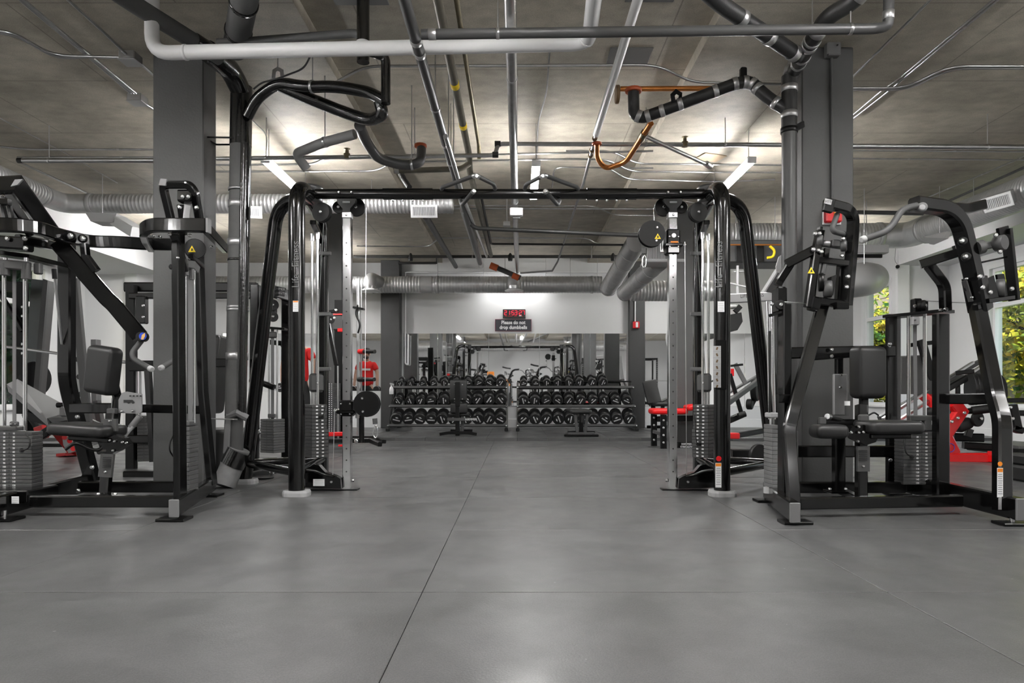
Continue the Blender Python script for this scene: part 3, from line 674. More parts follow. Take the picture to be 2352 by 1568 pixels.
# upper-left insulated drain pipes
t = pipe('drain_pipe', 'thick black wrapped drain pipe running forward above the grey column', 'pipe', [Z(235, -40, 3.42), Z(300, 5, 3.42), Z(505, 132, 3.36)], .06, 'insul', .1, bands=(.75, 1.35), bm='foil', bw=.12, n=20)
t = pipe('drain_pipe', 'very thick grey insulated pipe coming down from the ceiling edge', 'pipe', [Z(566, -30, 3.43), Z(550, 60, 3.43), Z(540, 112, 3.43)], .09, 'insul', 0, bands=(.2, .62), bm='foil', bw=.03, n=22)
t = pipe('drain_pipe', 'black insulated pipe with torn tape lying across to the wrapped riser', 'pipe', [Z(500, 98, 3.36), Z(560, 96, 3.36), Z(820, 76, 3.36), Z(838, 90, 3.3)], .03, 'insul', .06, n=14)
pipe('drain_pipe', 'black wrapped pipe hanging vertically over the pale pipe', 'pipe', [Q(834, 4.87, 3.67), Q(834, 4.87, 3.14)], .045, 'foil', 0, bands=(.4,), bm='pvc', bw=.03, n=18)
M['insul2'] = mat('scuffed_pipe_wrap', .14, .5, noise=.35, nscale=14, bump=.4, bscale=25)
# vertical stack by the left column
t = thing('drain_pipe', 'tall grey insulated drain stack with silver bands beside the column', 'pipe', Q(546, 5.7, 0))
yb = 5.7; xs = lambda py: 553 - (py - 200) * .0135
stack_pts = [P(500, 138, 5.3), P(538, 168, 5.55), P(555, 200, yb), P(549, 560, yb), P(541, 955, yb)]
obj('upper_bend', MB().sweep(rpath([P(478, 118, 5.2), P(530, 160, 5.55), P(556, 215, yb)], .12), circ(.083, 20), smooth=True), M['foil'], t)
obj('insulated_run', MB().sweep([P(555, 205, yb), P(549, 560, yb), P(541, 955, yb)], circ(.085, 22), smooth=True), M['insul'], t)
obj('wrapped_top', MB().sweep([P(555, 200, yb), P(552.5, 335, yb)], circ(.088, 22), smooth=True), M['foil'], t)
obj('tape_strip', MB().sweep([P(563, 330, yb - .045), P(553, 955, yb - .045)], circ(.042, 12), smooth=True), M['foil'], t)
for py, w in ((470, .055), (558, .06), (706, .02), (712, .02), (818, .06), (436, .02)):
    ring(t, P(xs(py), py, yb), (0, 0, 1), .0885, w, M['foilr'], 'silver_band', 22)
for py in (438, 598, 712): ring(t, P(xs(py), py, yb), (0, 0, 1), .0875, .02, M['foil'], 'tape_seam', 22)
obj('inner_pipe', MB().sweep([P(543, 950, yb), P(543, 1035, yb)], circ(.055, 16), smooth=True), M['iron2'], t)
obj('torn_wrap', MB().sweep([P(528, 955, yb - .02), P(524, 1040, yb - .02)], rect(.05, .1), smooth=False), M['greyp'], t)
obj('foot_bend_sleeve', MB().sweep(rpath([P(548, 1030, yb), P(540, 1050, yb), P(514, 1116, yb - .08)], .08), circ(.093, 22), smooth=True), M['insul2'], t)
obj('foil_wrap', MB().sweep([P(550, 1035, yb - .02), P(533, 1068, yb - .03)], circ(.1, 16), smooth=True), M['foil'], t)
obj('foil_crumple', MB().sweep([P(525, 955, yb - .05), P(545, 948, yb - .08), P(568, 960, yb - .05)], circ(.03, 8), smooth=False), M['greyp'], t)
obj('strap', MB().cyl(P(475, 961, yb - .1), P(545, 963, yb - .1), .006, 8), M['steel'], t)
obj('wall_bracket', MB().sweep([P(470, 315, 5.68), P(540, 316, 5.62)], rect(.012, .012)), M['black2'], t); obj('wall_bracket', MB().sweep([P(470, 316, 5.68), P(497, 332, 5.8), P(540, 332, 5.75)], rect(.012, .012)), M['black2'], t)
t = thing('pipe_stub', 'short capped grey pipe standing on the floor behind the drain stack', 'pipe', Q(502, 6.0, 0))
obj('pipe_run', MB().lathe(Q(504, 5.98, 0), (0, 0, 1), [(0, .05), (.42, .05), (.425, .058), (.46, .058), (.465, .045)], 18), M['iron2'], t)
# curved arms
pipe('drain_pipe', 'upper curved black wrapped pipe branching from the drain stack', 'pipe', [P(568, 268, 5.65), P(590, 225, 5.6), P(640, 188, 5.5), P(700, 200, 5.4), P(770, 198, 5.35), P(850, 212, 5.3), P(885, 232, 5.25)], .045, 'foil', .25, n=16, hang=(.75,))
pipe('drain_pipe', 'lower curved black wrapped pipe branching from the drain stack', 'pipe', [P(640, 195, 5.52), P(700, 222, 5.5), P(790, 258, 5.5), P(850, 278, 5.45), P(880, 262, 5.3), P(872, 235, 5.3)], .048, 'foil', .2, n=16)
pipe('drain_pipe', 'black wrapped vertical drop joining the curved pipes', 'pipe', [Q(836, 5.12, 3.35), Q(886, 5.2, 3.35), P(886, 238, 5.2)], .036, 'foil', .06, bands=(.12,), bm='iron', bw=.08, n=16)
t = thing('pipe_hanger', 'steel hanger loop over the curved wrapped pipe', 'hanger', P(637, 165, 5.5))
obj('loop', MB().sweep([P(628, 180, 5.5), P(630, 163, 5.5), P(638, 158, 5.5), P(647, 163, 5.5), P(649, 180, 5.5)], rect(.03, .006)), M['steel'], t); obj('rod', MB().cyl(P(638, 158, 5.5), Q(638, 5.5, ZC), .005, 6), M['steel'], t)
pipe('cable', 'thin black cable looping from the pale pipe to the curved pipe', 'cable', [P(712, 130, 5.0), P(698, 158, 5.2), P(640, 180, 5.45), P(600, 190, 5.5), P(582, 205, 5.5)], .007, 'iron', .3, n=8)
pipe('drain_pipe', 'grey foam-wrapped pipe falling from the curved wrapped pipe to an orange flange', 'pipe', [P(826, 288, 5.6), P(838, 320, 5.9), P(868, 365, 6.3), P(925, 380, 6.4), P(966, 376, 6.4), P(968, 342, 6.5)], .045, 'iron2', .15, n=16, hang=(1.0,))
t = pipe('foam_pipe', 'pale grey foam-insulated pipe with a bent end under the ceiling', 'pipe', [P(815, 308, 5.9), P(740, 328, 6.0), P(682, 352, 6.1), P(688, 366, 6.15), P(705, 388, 6.2)], .042, 'flexgrey', .07, n=16, hang=(.3,))
t = thing('ceiling_flange', 'orange-red pipe flange on the ceiling over the foam-wrapped elbow', 'flange', P(966, 336, 6.6))
obj('flange_ring', MB().disc(P(966, 335, 6.6), (0, 0, 1), .06, .03, 14), M['orangecap'], t)
pipe('cable', 'thin wire hanging from the ceiling to the strip light by the stack', 'cable', [P(575, 272, 5.9), P(612, 308, 6.4), P(614, 330, 6.6), P(612, 358, 7.0)], .006, 'steel', .2, n=6)
# upper-right cast iron
t = pipe('drain_pipe', 'black cast-iron branch with silver clamps running forward over the column', 'pipe', [Z(1610, -30, 3.2), Z(1655, 10, 3.2), Z(1832, 128, 3.12)], .05, 'iron', .1, bands=(.42, .72, 1.0, 1.22, 1.42), n=18)
t = pipe('drain_pipe', 'black cast-iron bend with silver clamps rising forward from the tall drain pipe', 'pipe', [Q(2075, 4.0, 3.42), Z(1960, 5, 3.25), Z(1900, 38, 3.2), Z(1858, 105, 3.15), P(1822, 165, 5.4)], .053, 'iron', .12, bands=(.3, .62, .78, 1.05, 1.25), hang=(.72,), n=18)
t = thing('drain_pipe', 'tall black drain pipe standing beside the window-side column', 'pipe', Q(1812, 5.38, 0))
yp = 5.38
obj('pipe_run', MB().sweep(rpath([P(1832, 140, 5.42), P(1814, 178, yp), P(1813, 290, yp), P(1812, 1128, yp)], .1), circ(.058, 22), smooth=True), M['iron2'], t)
obj('upper_run', MB().sweep([P(1813, 175, yp), P(1812.5, 300, yp)], circ(.0595, 22), smooth=True), M['iron'], t)
for py in (150, 163, 204, 264): ring(t, P(1813 + max(0, 175 - py) * .55, py, yp), (.25 if py < 170 else 0, 0, 1), .064, .05, M['foilr'], 'clamp_band', 22)
ring(t, P(1812.5, 300, yp), (0, 0, 1), .066, .04, M['black2'], 'wall_clamp', 22)
obj('clamp_arm', MB().sweep([P(1826, 295, yp - .04), P(1845, 285, yp + .1)], rect(.02, .05)), M['black2'], t)
t = pipe('drain_pipe', 'black cast-iron trap pipe with silver clamps slanting beside the column', 'pipe',
     [P(1806, 252, yp), P(1760, 222, 5.45), P(1725, 188, 5.5), P(1695, 190, 5.5), P(1560, 240, 5.6), P(1475, 271, 5.7), P(1456, 262, 5.7), P(1455, 205, 5.7)], .047, 'iron', .09, bands=(.1, .3, .36, .42, .5, .66, .95, 1.1, 1.22, 1.3), bw=.04, n=18)
obj('flange_ring', MB().disc(P(1455, 208, 5.7), (0, 0, 1), .07, .03, 16), M['orangecap'], t)
obj('hanger_loop', MB().sweep([P(1548, 245, 5.6), P(1545, 218, 5.55), P(1553, 210, 5.55), P(1563, 216, 5.55), P(1562, 236, 5.6)], rect(.035, .006)), M['black2'], t)
obj('hanger_clamp', MB().box(P(1707, 170, 5.5), (.05, .05, .1), bev=.008), M['black2'], t)
t = pipe('copper_pipe', 'straight copper pipe with a rusty flange above the cast-iron trap', 'pipe', [P(1425, 204, 6.1), P(1650, 203, 6.0)], .022, 'copper', 0, bands=(.84,), bm='galv', n=12)
obj('rusty_flange', MB().disc(P(1418, 217, 6.1), (1, 0, 0), .08, .03, 16), M['rust'], t)
t = pipe('copper_pipe', 'bent copper pipe hanging below the cast-iron trap', 'pipe', [P(1495, 283, 6.2), P(1476, 312, 6.4), P(1438, 372, 6.9), P(1390, 388, 7.1), P(1371, 362, 7.0), P(1371, 330, 6.8)], .027, 'copper', .1, n=12)
obj('tee_fitting', MB().cyl(P(1481, 304, 6.35), P(1470, 322, 6.5), .036, 12), M['brasspipe'], t)
obj('branch_pipe', MB().sweep([P(1476, 310, 6.4), P(1628, 380, 7.2)], circ(.02, 10), smooth=True), M['galv'], t)
obj('branch_cap', MB().cyl(P(1622, 376, 7.15), P(1632, 383, 7.2), .032, 12), M['galv'], t)
obj('flange_ring', MB().disc(P(1371, 330, 6.8), (0, 0, 1), .05, .02, 12), M['orangecap'], t)
M['board'] = mat('tan_board', (.4, .3, .2), .7)
# ceiling plates
for px, py, w, d, lab, m in ((1445, 131, .36, .3, 'flat grey access plate on the ceiling under the white pipe', 'greyp'), (1500, 10, .36, .3, 'grey access plate at the upper picture edge with a hole', 'greyp'), (818, 8, .4, .4, 'ceiling access plate with a red paint smear', 'greyp')):
    p = Z(px, py, 3.662 if abs((px - CX)) < 300 else 3.56)
    zz = 3.665 if -1.6 < p.x < 1.5 else 3.565
    p.z = zz; o = obj('access_plate', MB().box(p, (w, d, .012), bev=.003), M[m]); tag(o, lab, 'access plate')
p = Z(1632, 362, 3.56); o = obj('access_plate', MB().box((p.x, p.y, 3.563), (.3, .22, .012), RZ(20), bev=.003), M['board']); tag(o, 'small tan board fixed on the ceiling beside the strip light', 'access plate')
t = thing('emergency_light', 'white emergency light box on the thick middle pipe', 'light', P(1186, 487, 8.9))
obj('box_body', MB().box(P(1186, 487, 8.9), (.17, .1, .1), bev=.01), M['white'], t); obj('bracket', MB().box(P(1186, 498, 8.95), (.1, .05, .05), bev=.006), M['greyp'], t)
t = thing('junction_box', 'small white box on the ceiling near the thick middle pipe', 'junction box', P(1164, 514, 9.9))
obj('box_body', MB().box(P(1164, 514, 9.9), (.1, .08, .06), bev=.006), M['white'], t)
obj('conduit_stem', MB().cyl(P(1164, 514, 9.9), V((P(1164, 514, 9.9).x, 9.9, 3.67)), .01, 8), M['steel'], t); obj('box_cover', MB().box(P(1164, 514, 9.9) - V((0, 0, .034)), (.11, .09, .006)), M['lgrey'], t)
# ================================================================== shared machine bits
def stack(root, c, z0, z1, w, d, n, rotz=0, nums=None, gap=.0016, flare=None, holes=True, face=(0, -1), m='stack'):
    """a column of separate iron plates; nums: list of printed numbers for the face"""
    h = (z1 - z0) / n; made = {}
    for k in range(n):
        ww, dd = (w, d)
        if flare and k >= flare: ww, dd = w * .9, d * .9
        key = (ww, dd)
        if key not in made:
            made[key] = MB().box((0, 0, 0), (ww, dd, h - gap), bev=.0025).mesh('weight_plate'); made[key].materials.append(M[m])
        inst('weight_plate', made[key], (c[0], c[1], z0 + h * (k + .5)), (0, 0, math.radians(rotz)), root)
    R = RZ(rotz); fx = R @ V((1, 0, 0)) if face == (0, -1) else R @ V((0, 1, 0)); fn = R @ V((face[0], face[1], 0))
    off = (d if face == (0, -1) else w) / 2 * (1 if not flare else .905) + .0012
    base = V((c[0], c[1], 0)) + fn * (off if not flare else (d if face == (0, -1) else w) / 2 + .0012)
    if holes:
        hm = MB()
        for k in range(n): hm.disc(base + V((0, 0, z0 + h * (k + .5))), fn, .005, .002, 8, .0005)
        obj('pin_holes', hm, M['ink'], root)
    if nums:
        for sgn in (-1, 1):
            me, mt_ = text(None, '\n'.join(str(q) for q in nums), h * .66, M['wprint'], base + fx * (sgn * .032) + V((0, 0, (z0 + z1) / 2)) + fn * .0008, fx, (0, 0, 1), 'plate_numbers', sx=.95, offset=.0004, line=1 / .66)
            obj('plate_numbers', me, mt_, root)
    return h
def sticker(root, c, w, h, n=(0, -1, 0), u=(1, 0, 0), top=True, lines=5):
    c = V(c); n = V(n).normalized(); u = V(u).normalized(); v = n.cross(u); v = -v if v.z < 0 else v
    R = Matrix((u, v, n)).transposed()
    o = obj('warning_sticker', MB().box(c, (w, h, .002), R), M['sticker'], root)
    if top: obj('sticker_header', MB().box(c + v * (h * .42) + n * .0012, (w * .92, h * .12, .001), R), M['orange'], o)
    if lines:
        lm = MB()
        for k in range(lines): lm.box(c + v * (h * (.28 - .66 * k / max(1, lines - 1))) + n * .0012, (w * (.8 if k % 2 else .68), h * .02, .0006), R)
        obj('printed_lines', lm, M['greyp'], o)
    return o
def triangle(root, c, s, n=(0, -1, 0), u=(1, 0, 0)):
    c = V(c); n = V(n).normalized(); u = V(u).normalized(); v = V((0, 0, 1))
    o = obj('warning_triangle', MB().plate([c - u * s / 2 - v * s * .4, c + u * s / 2 - v * s * .4, c + v * s * .48], .002, n), M['yellow'], root)
    b = c + n * .0022
    obj('triangle_mark', MB().plate([b - u * s * .13 - v * s * .25, b + u * s * .2 - v * s * .2, b + u * s * .05 + v * s * .16, b - u * s * .05 + v * s * .1], .001, n), M['ink'], o)
def pulley(root, c, axis, r, t=.03, m='blackm', name='pulley'):
    o = obj(name, MB().lathe(V(c) - V(axis).normalized() * t / 2, axis, [(0, r * .96), (.004, r), (t * .38, r), (t * .5, r * .86), (t * .62, r), (t - .004, r), (t, r * .96)], 26), M[m], root)
    a = V(axis).normalized(); a = a if a.y < 0 else -a
    obj('axle_bolt', MB().lathe(V(c) + a * t / 2, a, [(0, .014), (.006, .014), (.01, .008)], 8), M['zinc'], o)
    return o

# ================================================================== cable crossover
XC = -.06
cr = thing('cable_crossover', 'large black dual-tower cable crossover with pull-up bar in the middle of the floor', 'gym machine', (XC, 5.6, 0))
def tower(s, low):
    X = lambda u: XC + s * u
    p = lambda u, v, z: V((X(u), v, z))
    K = M['black']
    for (u, v) in ((1.62, 5.2), (2.29, 5.9)):
        obj('foot', MB().sweep([p(u, v, 0), p(u, v, .028), p(u, v, .044)], rounded(.2, .16, .05, 3), smooth=False, scales=[1, 1, .93]), M['foot'], cr)
    obj('front_post', MB().sweep(rpath([p(1.62, 5.2, .04), p(1.62, 5.2, 2.37), p(1.62, 5.6, 2.385)], .2, 8), circ(.061, 24), smooth=True), K, cr)
    obj('rear_leg', MB().sweep(rpath([p(2.29, 5.9, .04), p(1.99, 5.84, 2.4), p(1.64, 5.64, 2.41)], .26, 8), circ(.056, 24), smooth=True), K, cr)
    obj('inner_post', MB().sweep(rpath([p(1.73, 6.3, .05), p(1.73, 6.3, 2.37), p(1.65, 5.6, 2.38)], .15, 6), rounded(.085, .12, .03, 3), smooth=True), K, cr)
    obj('hub_cap', MB().lathe(p(1.63, 5.57, 2.325), (0, 0, 1), [(0, .085), (.012, .1), (.03, .097), (.10, .102), (.112, .108), (.125, .108), (.137, .1), (.142, .03)], 30), M['cap'], cr)
    z = .175
    for a, b in (((2.27, 5.9), (1.63, 5.22)), ((1.62, 5.24), (1.73, 6.28)), ((2.27, 5.95), (1.74, 6.32))):
        obj('base_tube', MB().cyl(p(*a, z), p(*b, z), .034, 16), K, cr)
    # chrome upright
    u0, v0 = 1.315, 5.53
    up = obj('chrome_upright', MB().sweep([p(u0, v0, .006), p(u0, v0, 2.24)], rect(.068, .068, .006), up=(0, 1, 0)), M['chrome'], cr)
    hm = MB()
    for k in range(21): hm.disc(p(u0, v0 - .0345, .15 + .092 * k), (0, -1, 0), .006, .002, 8, .0005)
    obj('adjustment_holes', hm, M['ink'], up)
    obj('base_plate', MB().box(p(u0 + .12, v0, .005), (.42, .1, .008), bev=.002), M['black2'], cr)
    for q in (-.045, .045): obj('bolt', MB().disc(p(u0 + q, v0, .075), (1, 0, 0), .013, .02, 8), M['zinc'], cr)
    # top bracket under the bar
    cpt = p(u0, 5.49, 2.31)
    obj('top_bracket', MB().plate([cpt + V((s * a, 0, b)) for a, b in ((-.075, .035), (.075, .035), (.07, .0), (.03, -.045), (.03, -.1), (-.03, -.1), (-.03, -.045), (-.07, 0))], .05, (0, 1, 0)), K, cr)
    obj('bracket_slot', MB().box(cpt + V((0, -.003, .006)), (.06, .006, .014), bev=.002), M['greyp'], cr)
    obj('upright_cap', MB().box(p(u0, v0 - .002, 2.215), (.075, .078, .05), bev=.006), M['steel'], cr)
    bolts(cr, [p(u0, v0 - .041, 2.215), p(u0 - .05, 5.455, 2.385), p(u0 + .05, 5.455, 2.385)], M['zinc'], .011)
    pulley(cr, p(1.265, 5.62, 2.31), (0, -1, 0), .075)
    pulley(cr, p(1.5, 5.46, 2.225), (s * .25, -1, 0), .078, .05)
    pulley(cr, p(1.42, 5.66, 2.32), (0, -1, 0), .05)
    # guide rods + stack
    sc = p(1.675, 5.86, 0)
    for du, dv in ((-.03, -.03), (.04, .05)):
        obj('guide_rod', MB().cyl(sc + V((s * du, dv, .25)), sc + V((s * du, dv, 2.16)), .0125, 12), M['chrome'], cr)
        obj('rod_collar', MB().cyl(sc + V((s * du, dv, 2.1)), sc + V((s * du, dv, 2.16)), .018, 12), M['steel'], cr)
    obj('rod_header', MB().sweep([p(1.6, 5.55, 2.17), p(1.73, 6.25, 2.17)], rect(.05, .035)), K, cr)
    stack(cr, sc, .235, .685, .145, .225, 15, rotz=-s * 38, flare=8, nums=None)
    R = RZ(-s * 38)
    fn = R @ V((0, -1, 0)); fx = R @ V((1, 0, 0))
    nm = MB()
    for k in range(15):
        dd = .225 if k < 8 else .2025
        for q in (-.024, .024): nm.box(sc + fn * (dd / 2 + .001) + fx * q + V((0, 0, .25 + .03 * k)), (.018, .0012, .012), R)
    obj('plate_number_labels', nm, M['wprint'], cr)
    fp = obj('travelling_pulley_housing', MB().box(sc + fn * .03 + V((0, 0, .87)), (.13, .035, .16), R, bev=.02), M['stack'], cr)
    obj('axle_bolt', MB().disc(sc + fn * .052 + V((0, 0, .87)), fn, .012, .012, 8), M['zinc'], fp)
    obj('selector_stem', MB().cyl(sc + V((0, 0, .68)), sc + V((0, 0, .8)), .014, 10), M['chrome'], cr)
    pin = obj('selector_pin', MB().cyl(sc + fn * .1 + V((0, 0, .58 if low else .35)), sc + fn * .165 + V((0, 0, .58 if low else .35)), .014, 10), M['blackm'], cr)
    a = sc + fn * .16 + V((0, 0, .58 if low else .35))
    obj('pin_cord', MB().sweep(rpath([a, a + V((s * -.02, -.03, .03)), a + V((-s * .02, .03, .1 if low else .25))], .03), circ(.004, 6), smooth=True), M['blackm'], pin)
    for zz in (1.0, 1.5, 2.05): obj('bracket_tab', MB().box(p(1.69, 6.2, zz), (.12, .02, .035), bev=.006), M['greyp'], cr)
    # bottom pulley guard
    g = [(1.66, .03), (1.66, .16), (1.56, .215), (1.52, .205), (1.47, .15), (1.38, .118), (1.35, .1), (1.345, .02)]
    gp = obj('pulley_guard', MB().plate([p(a, 5.44, b) for a, b in g], .07, (0, 1, 0)), M['black'], cr)
    obj('axle_bolt', MB().disc(p(1.42, 5.435, .075), (0, -1, 0), .013, .012, 8), M['zinc'], gp)
    if low: sticker(gp, p(1.52, 5.437, .07), .09, .055, top=False, lines=4)
    obj('guard_link', MB().sweep(rpath([p(1.60, 5.35, .18), p(1.53, 5.4, .165), p(1.47, 5.42, .13), p(1.4, 5.43, .12)], .05), circ(.012, 8), smooth=True), K, gp)
    # carriage
    zc_ = .66 if low else 2.0
    blk = obj('pulley_carriage', MB().box(p(u0, v0, zc_), (.11, .11, .13 if low else .2), bev=.012), M['black2'], cr)
    obj('carriage_collar', MB().box(p(u0, v0 - .01, zc_ - .03), (.15, .13, .03), bev=.008), M['black'], blk)
    bolts(blk, [p(u0 + q, v0 - .06, zc_ + w) for q, w in ((-.035, .035), (.035, .035), (.035, -.045), (-.035, -.045))], M['zinc'], .008)
    obj('pop_pin', MB().cyl(p(u0 + .055, v0, zc_ - .02), p(u0 + .11, v0, zc_ - .02), .014, 10), M['zinc'], blk)
    obj('swivel_hinge', MB().cyl(p(u0 - .085, v0 - .02, zc_ - .08), p(u0 - .085, v0 - .02, zc_ + .08), .016, 12), M['steel'], blk)
    dc = p(1.135, 5.42, zc_ + (.03 if low else .045))
    dsk = []
    for k in range(24):
        th = 2 * math.pi * k / 24; rr = .104 * (1 + .06 * math.cos(th - 2.2))
        dsk.append(dc + V((rr * math.cos(th), 0, rr * math.sin(th))))
    d = obj('swivel_pulley_cover', MB().plate(dsk, .012, (0, 1, 0)), M['black2'], cr)
    obj('swivel_pulley', MB().disc(dc + V((0, .03, 0)), (0, 1, 0), .095, .028, 24), M['blackm'], cr)
    obj('swivel_pulley_cover', MB().plate([q + V((0, .048, 0)) for q in dsk], .012, (0, 1, 0)), M['black2'], cr)
    bolts(d, [dc + V((s * .035, -.001, .05)), dc + V((s * .03, -.001, -.055))], M['zinc'], .013)
    h0 = dc + V((-s * .06, .02, -.11))
    obj('cable_stop', MB().cyl(h0, h0 + V((-s * .004, 0, -.045)), .02, 12), M['grip'], cr)
    hk = h0 + V((-s * .004, 0, -.05))
    obj('snap_hook', MB().sweep(rpath([hk, hk + V((.018, 0, -.03)), hk + V((.016, 0, -.09)), hk + V((0, 0, -.108)), hk + V((-.016, 0, -.09)), hk + V((-.012, 0, -.03)), hk + V((0, 0, -.012))], .02), circ(.0055, 8), smooth=True), M['chrome'], cr)
    if low: obj('tension_rod', MB().cyl(p(u0 - .11, v0 + .02, zc_ - .06), p(u0 - .11, v0 + .02, .38), .022, 12), M['black'], cr)
    # cables
    for (a, b) in ((p(1.18, 5.6, 2.3), dc + V((s * .02, .03, .1))), (p(1.41, 5.44, .12), p(1.41, 5.5, zc_)), (p(1.5, 5.5, 2.15), sc + V((0, 0, .95))), (p(1.5, 5.46, 2.3), p(1.27, 5.6, 2.38))):
        obj('steel_cable', MB().cyl(a, b, .003, 6), M['steel'], cr)
    if not low:
        triangle(d, dc + V((-.02 + .07, -.002, -.02)) - V((.05, 0, 0)) + V((.04, 0, 0)), .05)
        lb = obj('carriage_label', MB().box(p(u0, v0 - .057, zc_ - .05), (.085, .002, .08)), M['sticker'], blk)
        obj('label_header', MB().box(p(u0 + .005, v0 - .059, zc_ - .01), (.06, .001, .018)), M['orange'], lb)
        obj('label_dot', MB().disc(p(u0, v0 - .06, zc_ + .045), (0, -1, 0), .018, .004, 14), M['steel'], lb)
tower(-1, True); tower(1, False)
bar_ = obj('top_bar', MB().sweep([V((XC - 1.56, 5.5, 2.385)), V((XC + 1.56, 5.5, 2.385))], rounded(.075, .078, .03, 3), smooth=True), M['black'], cr)
for s in (-1, 1):
    obj('bar_sleeve', MB().sweep([V((XC + s * .62, 5.5, 2.385)), V((XC + s * 1.02, 5.5, 2.385))], rounded(.083, .086, .03, 3), smooth=True), M['black'], cr)
    for q in (.7, .78, .86, .94): bolts(cr, [V((XC + s * q, 5.49, 2.335))], M['zinc'], .008, (0, 0, -1))
G = M['grip']
for pts in ([(1016, 444, 5.5), (1014, 431, 5.46), (1088, 404, 5.2)], [(1138, 444, 5.5), (1136, 424, 5.44), (1098, 405, 5.2)], [(1058, 460, 5.5), (1061, 471, 5.42), (1087, 440, 5.1)],
            [(1327, 444, 5.5), (1328, 431, 5.46), (1254, 404, 5.2)], [(1204, 444, 5.5), (1207, 424, 5.44), (1244, 405, 5.2)], [(1285, 460, 5.5), (1281, 471, 5.42), (1254, 440, 5.1)]):
    q = [P(*a) for a in pts]
    h = obj('pull_up_handle', MB().sweep(rpath(q, .05), circ(.0165, 12), smooth=True), G, cr)
    d = (q[-1] - q[-2]).normalized()
    obj('handle_cap', MB().lathe(q[-1] - d * .005, d, [(0, .0185), (.02, .0185), (.026, .012)], 12), M['steel'], h)
sticker(cr, P(679, 703, 5.136), .04, .082)
sticker(cr, P(1656, 704, 5.136), .05, .08, top=False)
obj('red_dot_sticker', MB().disc(P(1651, 1053, 5.137), (0, -1, 0), .02, .002, 20, .0005), M['alarm'], cr)
sticker(cr, P(1650, 1091, 5.136), .045, .185, lines=10)
pl = obj('instruction_board', MB().box(P(1654, 838, 5.11), (.085, .05, .37), bev=.004), M['black2'], cr)
obj('instruction_chart', MB().box(P(1647, 842, 5.083), (.058, .002, .31)), M['lgrey'], pl)
ch = MB()
for k in range(7): ch.box(P(1647, 800 + 14.5 * k, 5.081), (.012, .001, .022), RY(20 * (-1) ** k))
obj('chart_figures', ch, M['rust'], pl); chl = MB()
for k in range(6): chl.box(P(1647, 807 + 14.5 * k, 5.081), (.056, .001, .001))
obj('chart_lines', chl, M['greyp'], pl)
for px in (679, 1652):
    text(cr, 'Life', .075, M['greyp'], P(px, 645, 5.134), (0, 0, 1), (-1, 0, 0), sx=.95); text(cr, 'Fitness', .075, M['greyp'], P(px, 583, 5.134), (0, 0, 1), (-1, 0, 0), sx=.95)
# ================================================================== pulldown machine on the green-window side
K = M['black']
def grip(root, pts, r=.0165, bend=.05, cap='lgrey'):
    q = [P(*a) for a in pts]; h = obj('hand_grip', MB().sweep(rpath(q, bend), circ(r, 14), smooth=True), M['grip'], root)
    d = (q[-1] - q[-2]).normalized(); obj('grip_cap', MB().lathe(q[-1] - d * .004, d, [(0, r * 1.1), (.022, r * 1.1), (.027, r * .7)], 12), M[cap], h); return h
lm = thing('pulldown_machine', 'black two-stack pulldown machine beside the column, padded seat and a blue-capped arm', 'gym machine', Q(230, 4.6, 0))
B = lambda n, pts, w, h, m=K, up=(0, 0, 1), r=0: bar(lm, n, [P(*a) for a in pts], w, h, m, up, r)
BZ = lambda n, pts, w, h, m=K, r=0: bar(lm, n, [Q(*a) for a in pts], w, h, m, (0, 0, 1), r)
# base
BZ('base_rail', [(400, 4.13, .085), (487, 5.25, .085)], .058, .105)
obj('rail_end_cap', MB().box(Q(399.5, 4.122, .085), (.06, .016, .108), bev=.004), M['greyp'], lm)
BZ('base_rail', [(-40, 4.05, .09), (30, 4.35, .09), (215, 5.4, .09)], .07, .13)
BZ('base_crossbar', [(75, 4.36, .092), (404, 4.36, .092)], .06, .075)
BZ('base_crossbar', [(185, 4.98, .1), (420, 4.98, .1)], .07, .08)
for px, Y in ((401, 4.2), (481, 5.18), (10, 4.2)):
    c = Q(px, Y, .01); f = obj('levelling_foot', MB().sweep([c - V((.085, 0, 0)), c + V((.085, 0, 0))], rect(.13, .016, .004)), M['black2'], lm)
    obj('foot_bolt', MB().cyl(c, c + V((0, 0, .05)), .014, 8), M['zinc'], f)
obj('stack_base', MB().box(Q(38, 4.5, .12), (.36, .3, .08), bev=.008), K, lm)
sticker(lm, P(35, 1148, 4.25), .045, .045, top=False, lines=3)
# edge-on stack tower
B('stack_post', [(414, 1158, 4.36), (409, 520, 4.36)], .1, .044, up=(1, 0, 0))
B('stack_post', [(487, 1112, 5.16), (466, 900, 5.1), (455, 560, 5.05)], .09, .05, up=(1, 0, 0))
c0 = Q(431, 4.58, 0)
stack(lm, c0, .115, .56, .085, .13, 15, holes=False)
obj('head_plate', MB().box((c0.x, c0.y, .58), (.07, .11, .035), bev=.006), M['stack'], lm)
for dx, dy in ((-.015, .0), (.03, .03)): obj('guide_rod', MB().cyl((c0.x + dx, c0.y + dy, .58), (c0.x + dx, c0.y + dy, 1.62), .009, 12), M['chrome'], lm)
obj('belt', MB().box((c0.x + .01, c0.y + .015, 1.1), (.03, .005, 1.04)), M['greyp'], lm)
obj('rod_yoke', MB().sweep([P(426, 605, 4.55), P(440, 608, 4.6), P(450, 620, 4.65)], rect(.05, .06)), M['stack'], lm)
obj('rod_socket', MB().cyl(P(427, 605, 4.55), P(427, 632, 4.55), .02, 10), M['stack'], lm); obj('rod_socket', MB().cyl(P(441, 615, 4.6), P(441, 642, 4.6), .018, 10), M['stack'], lm)
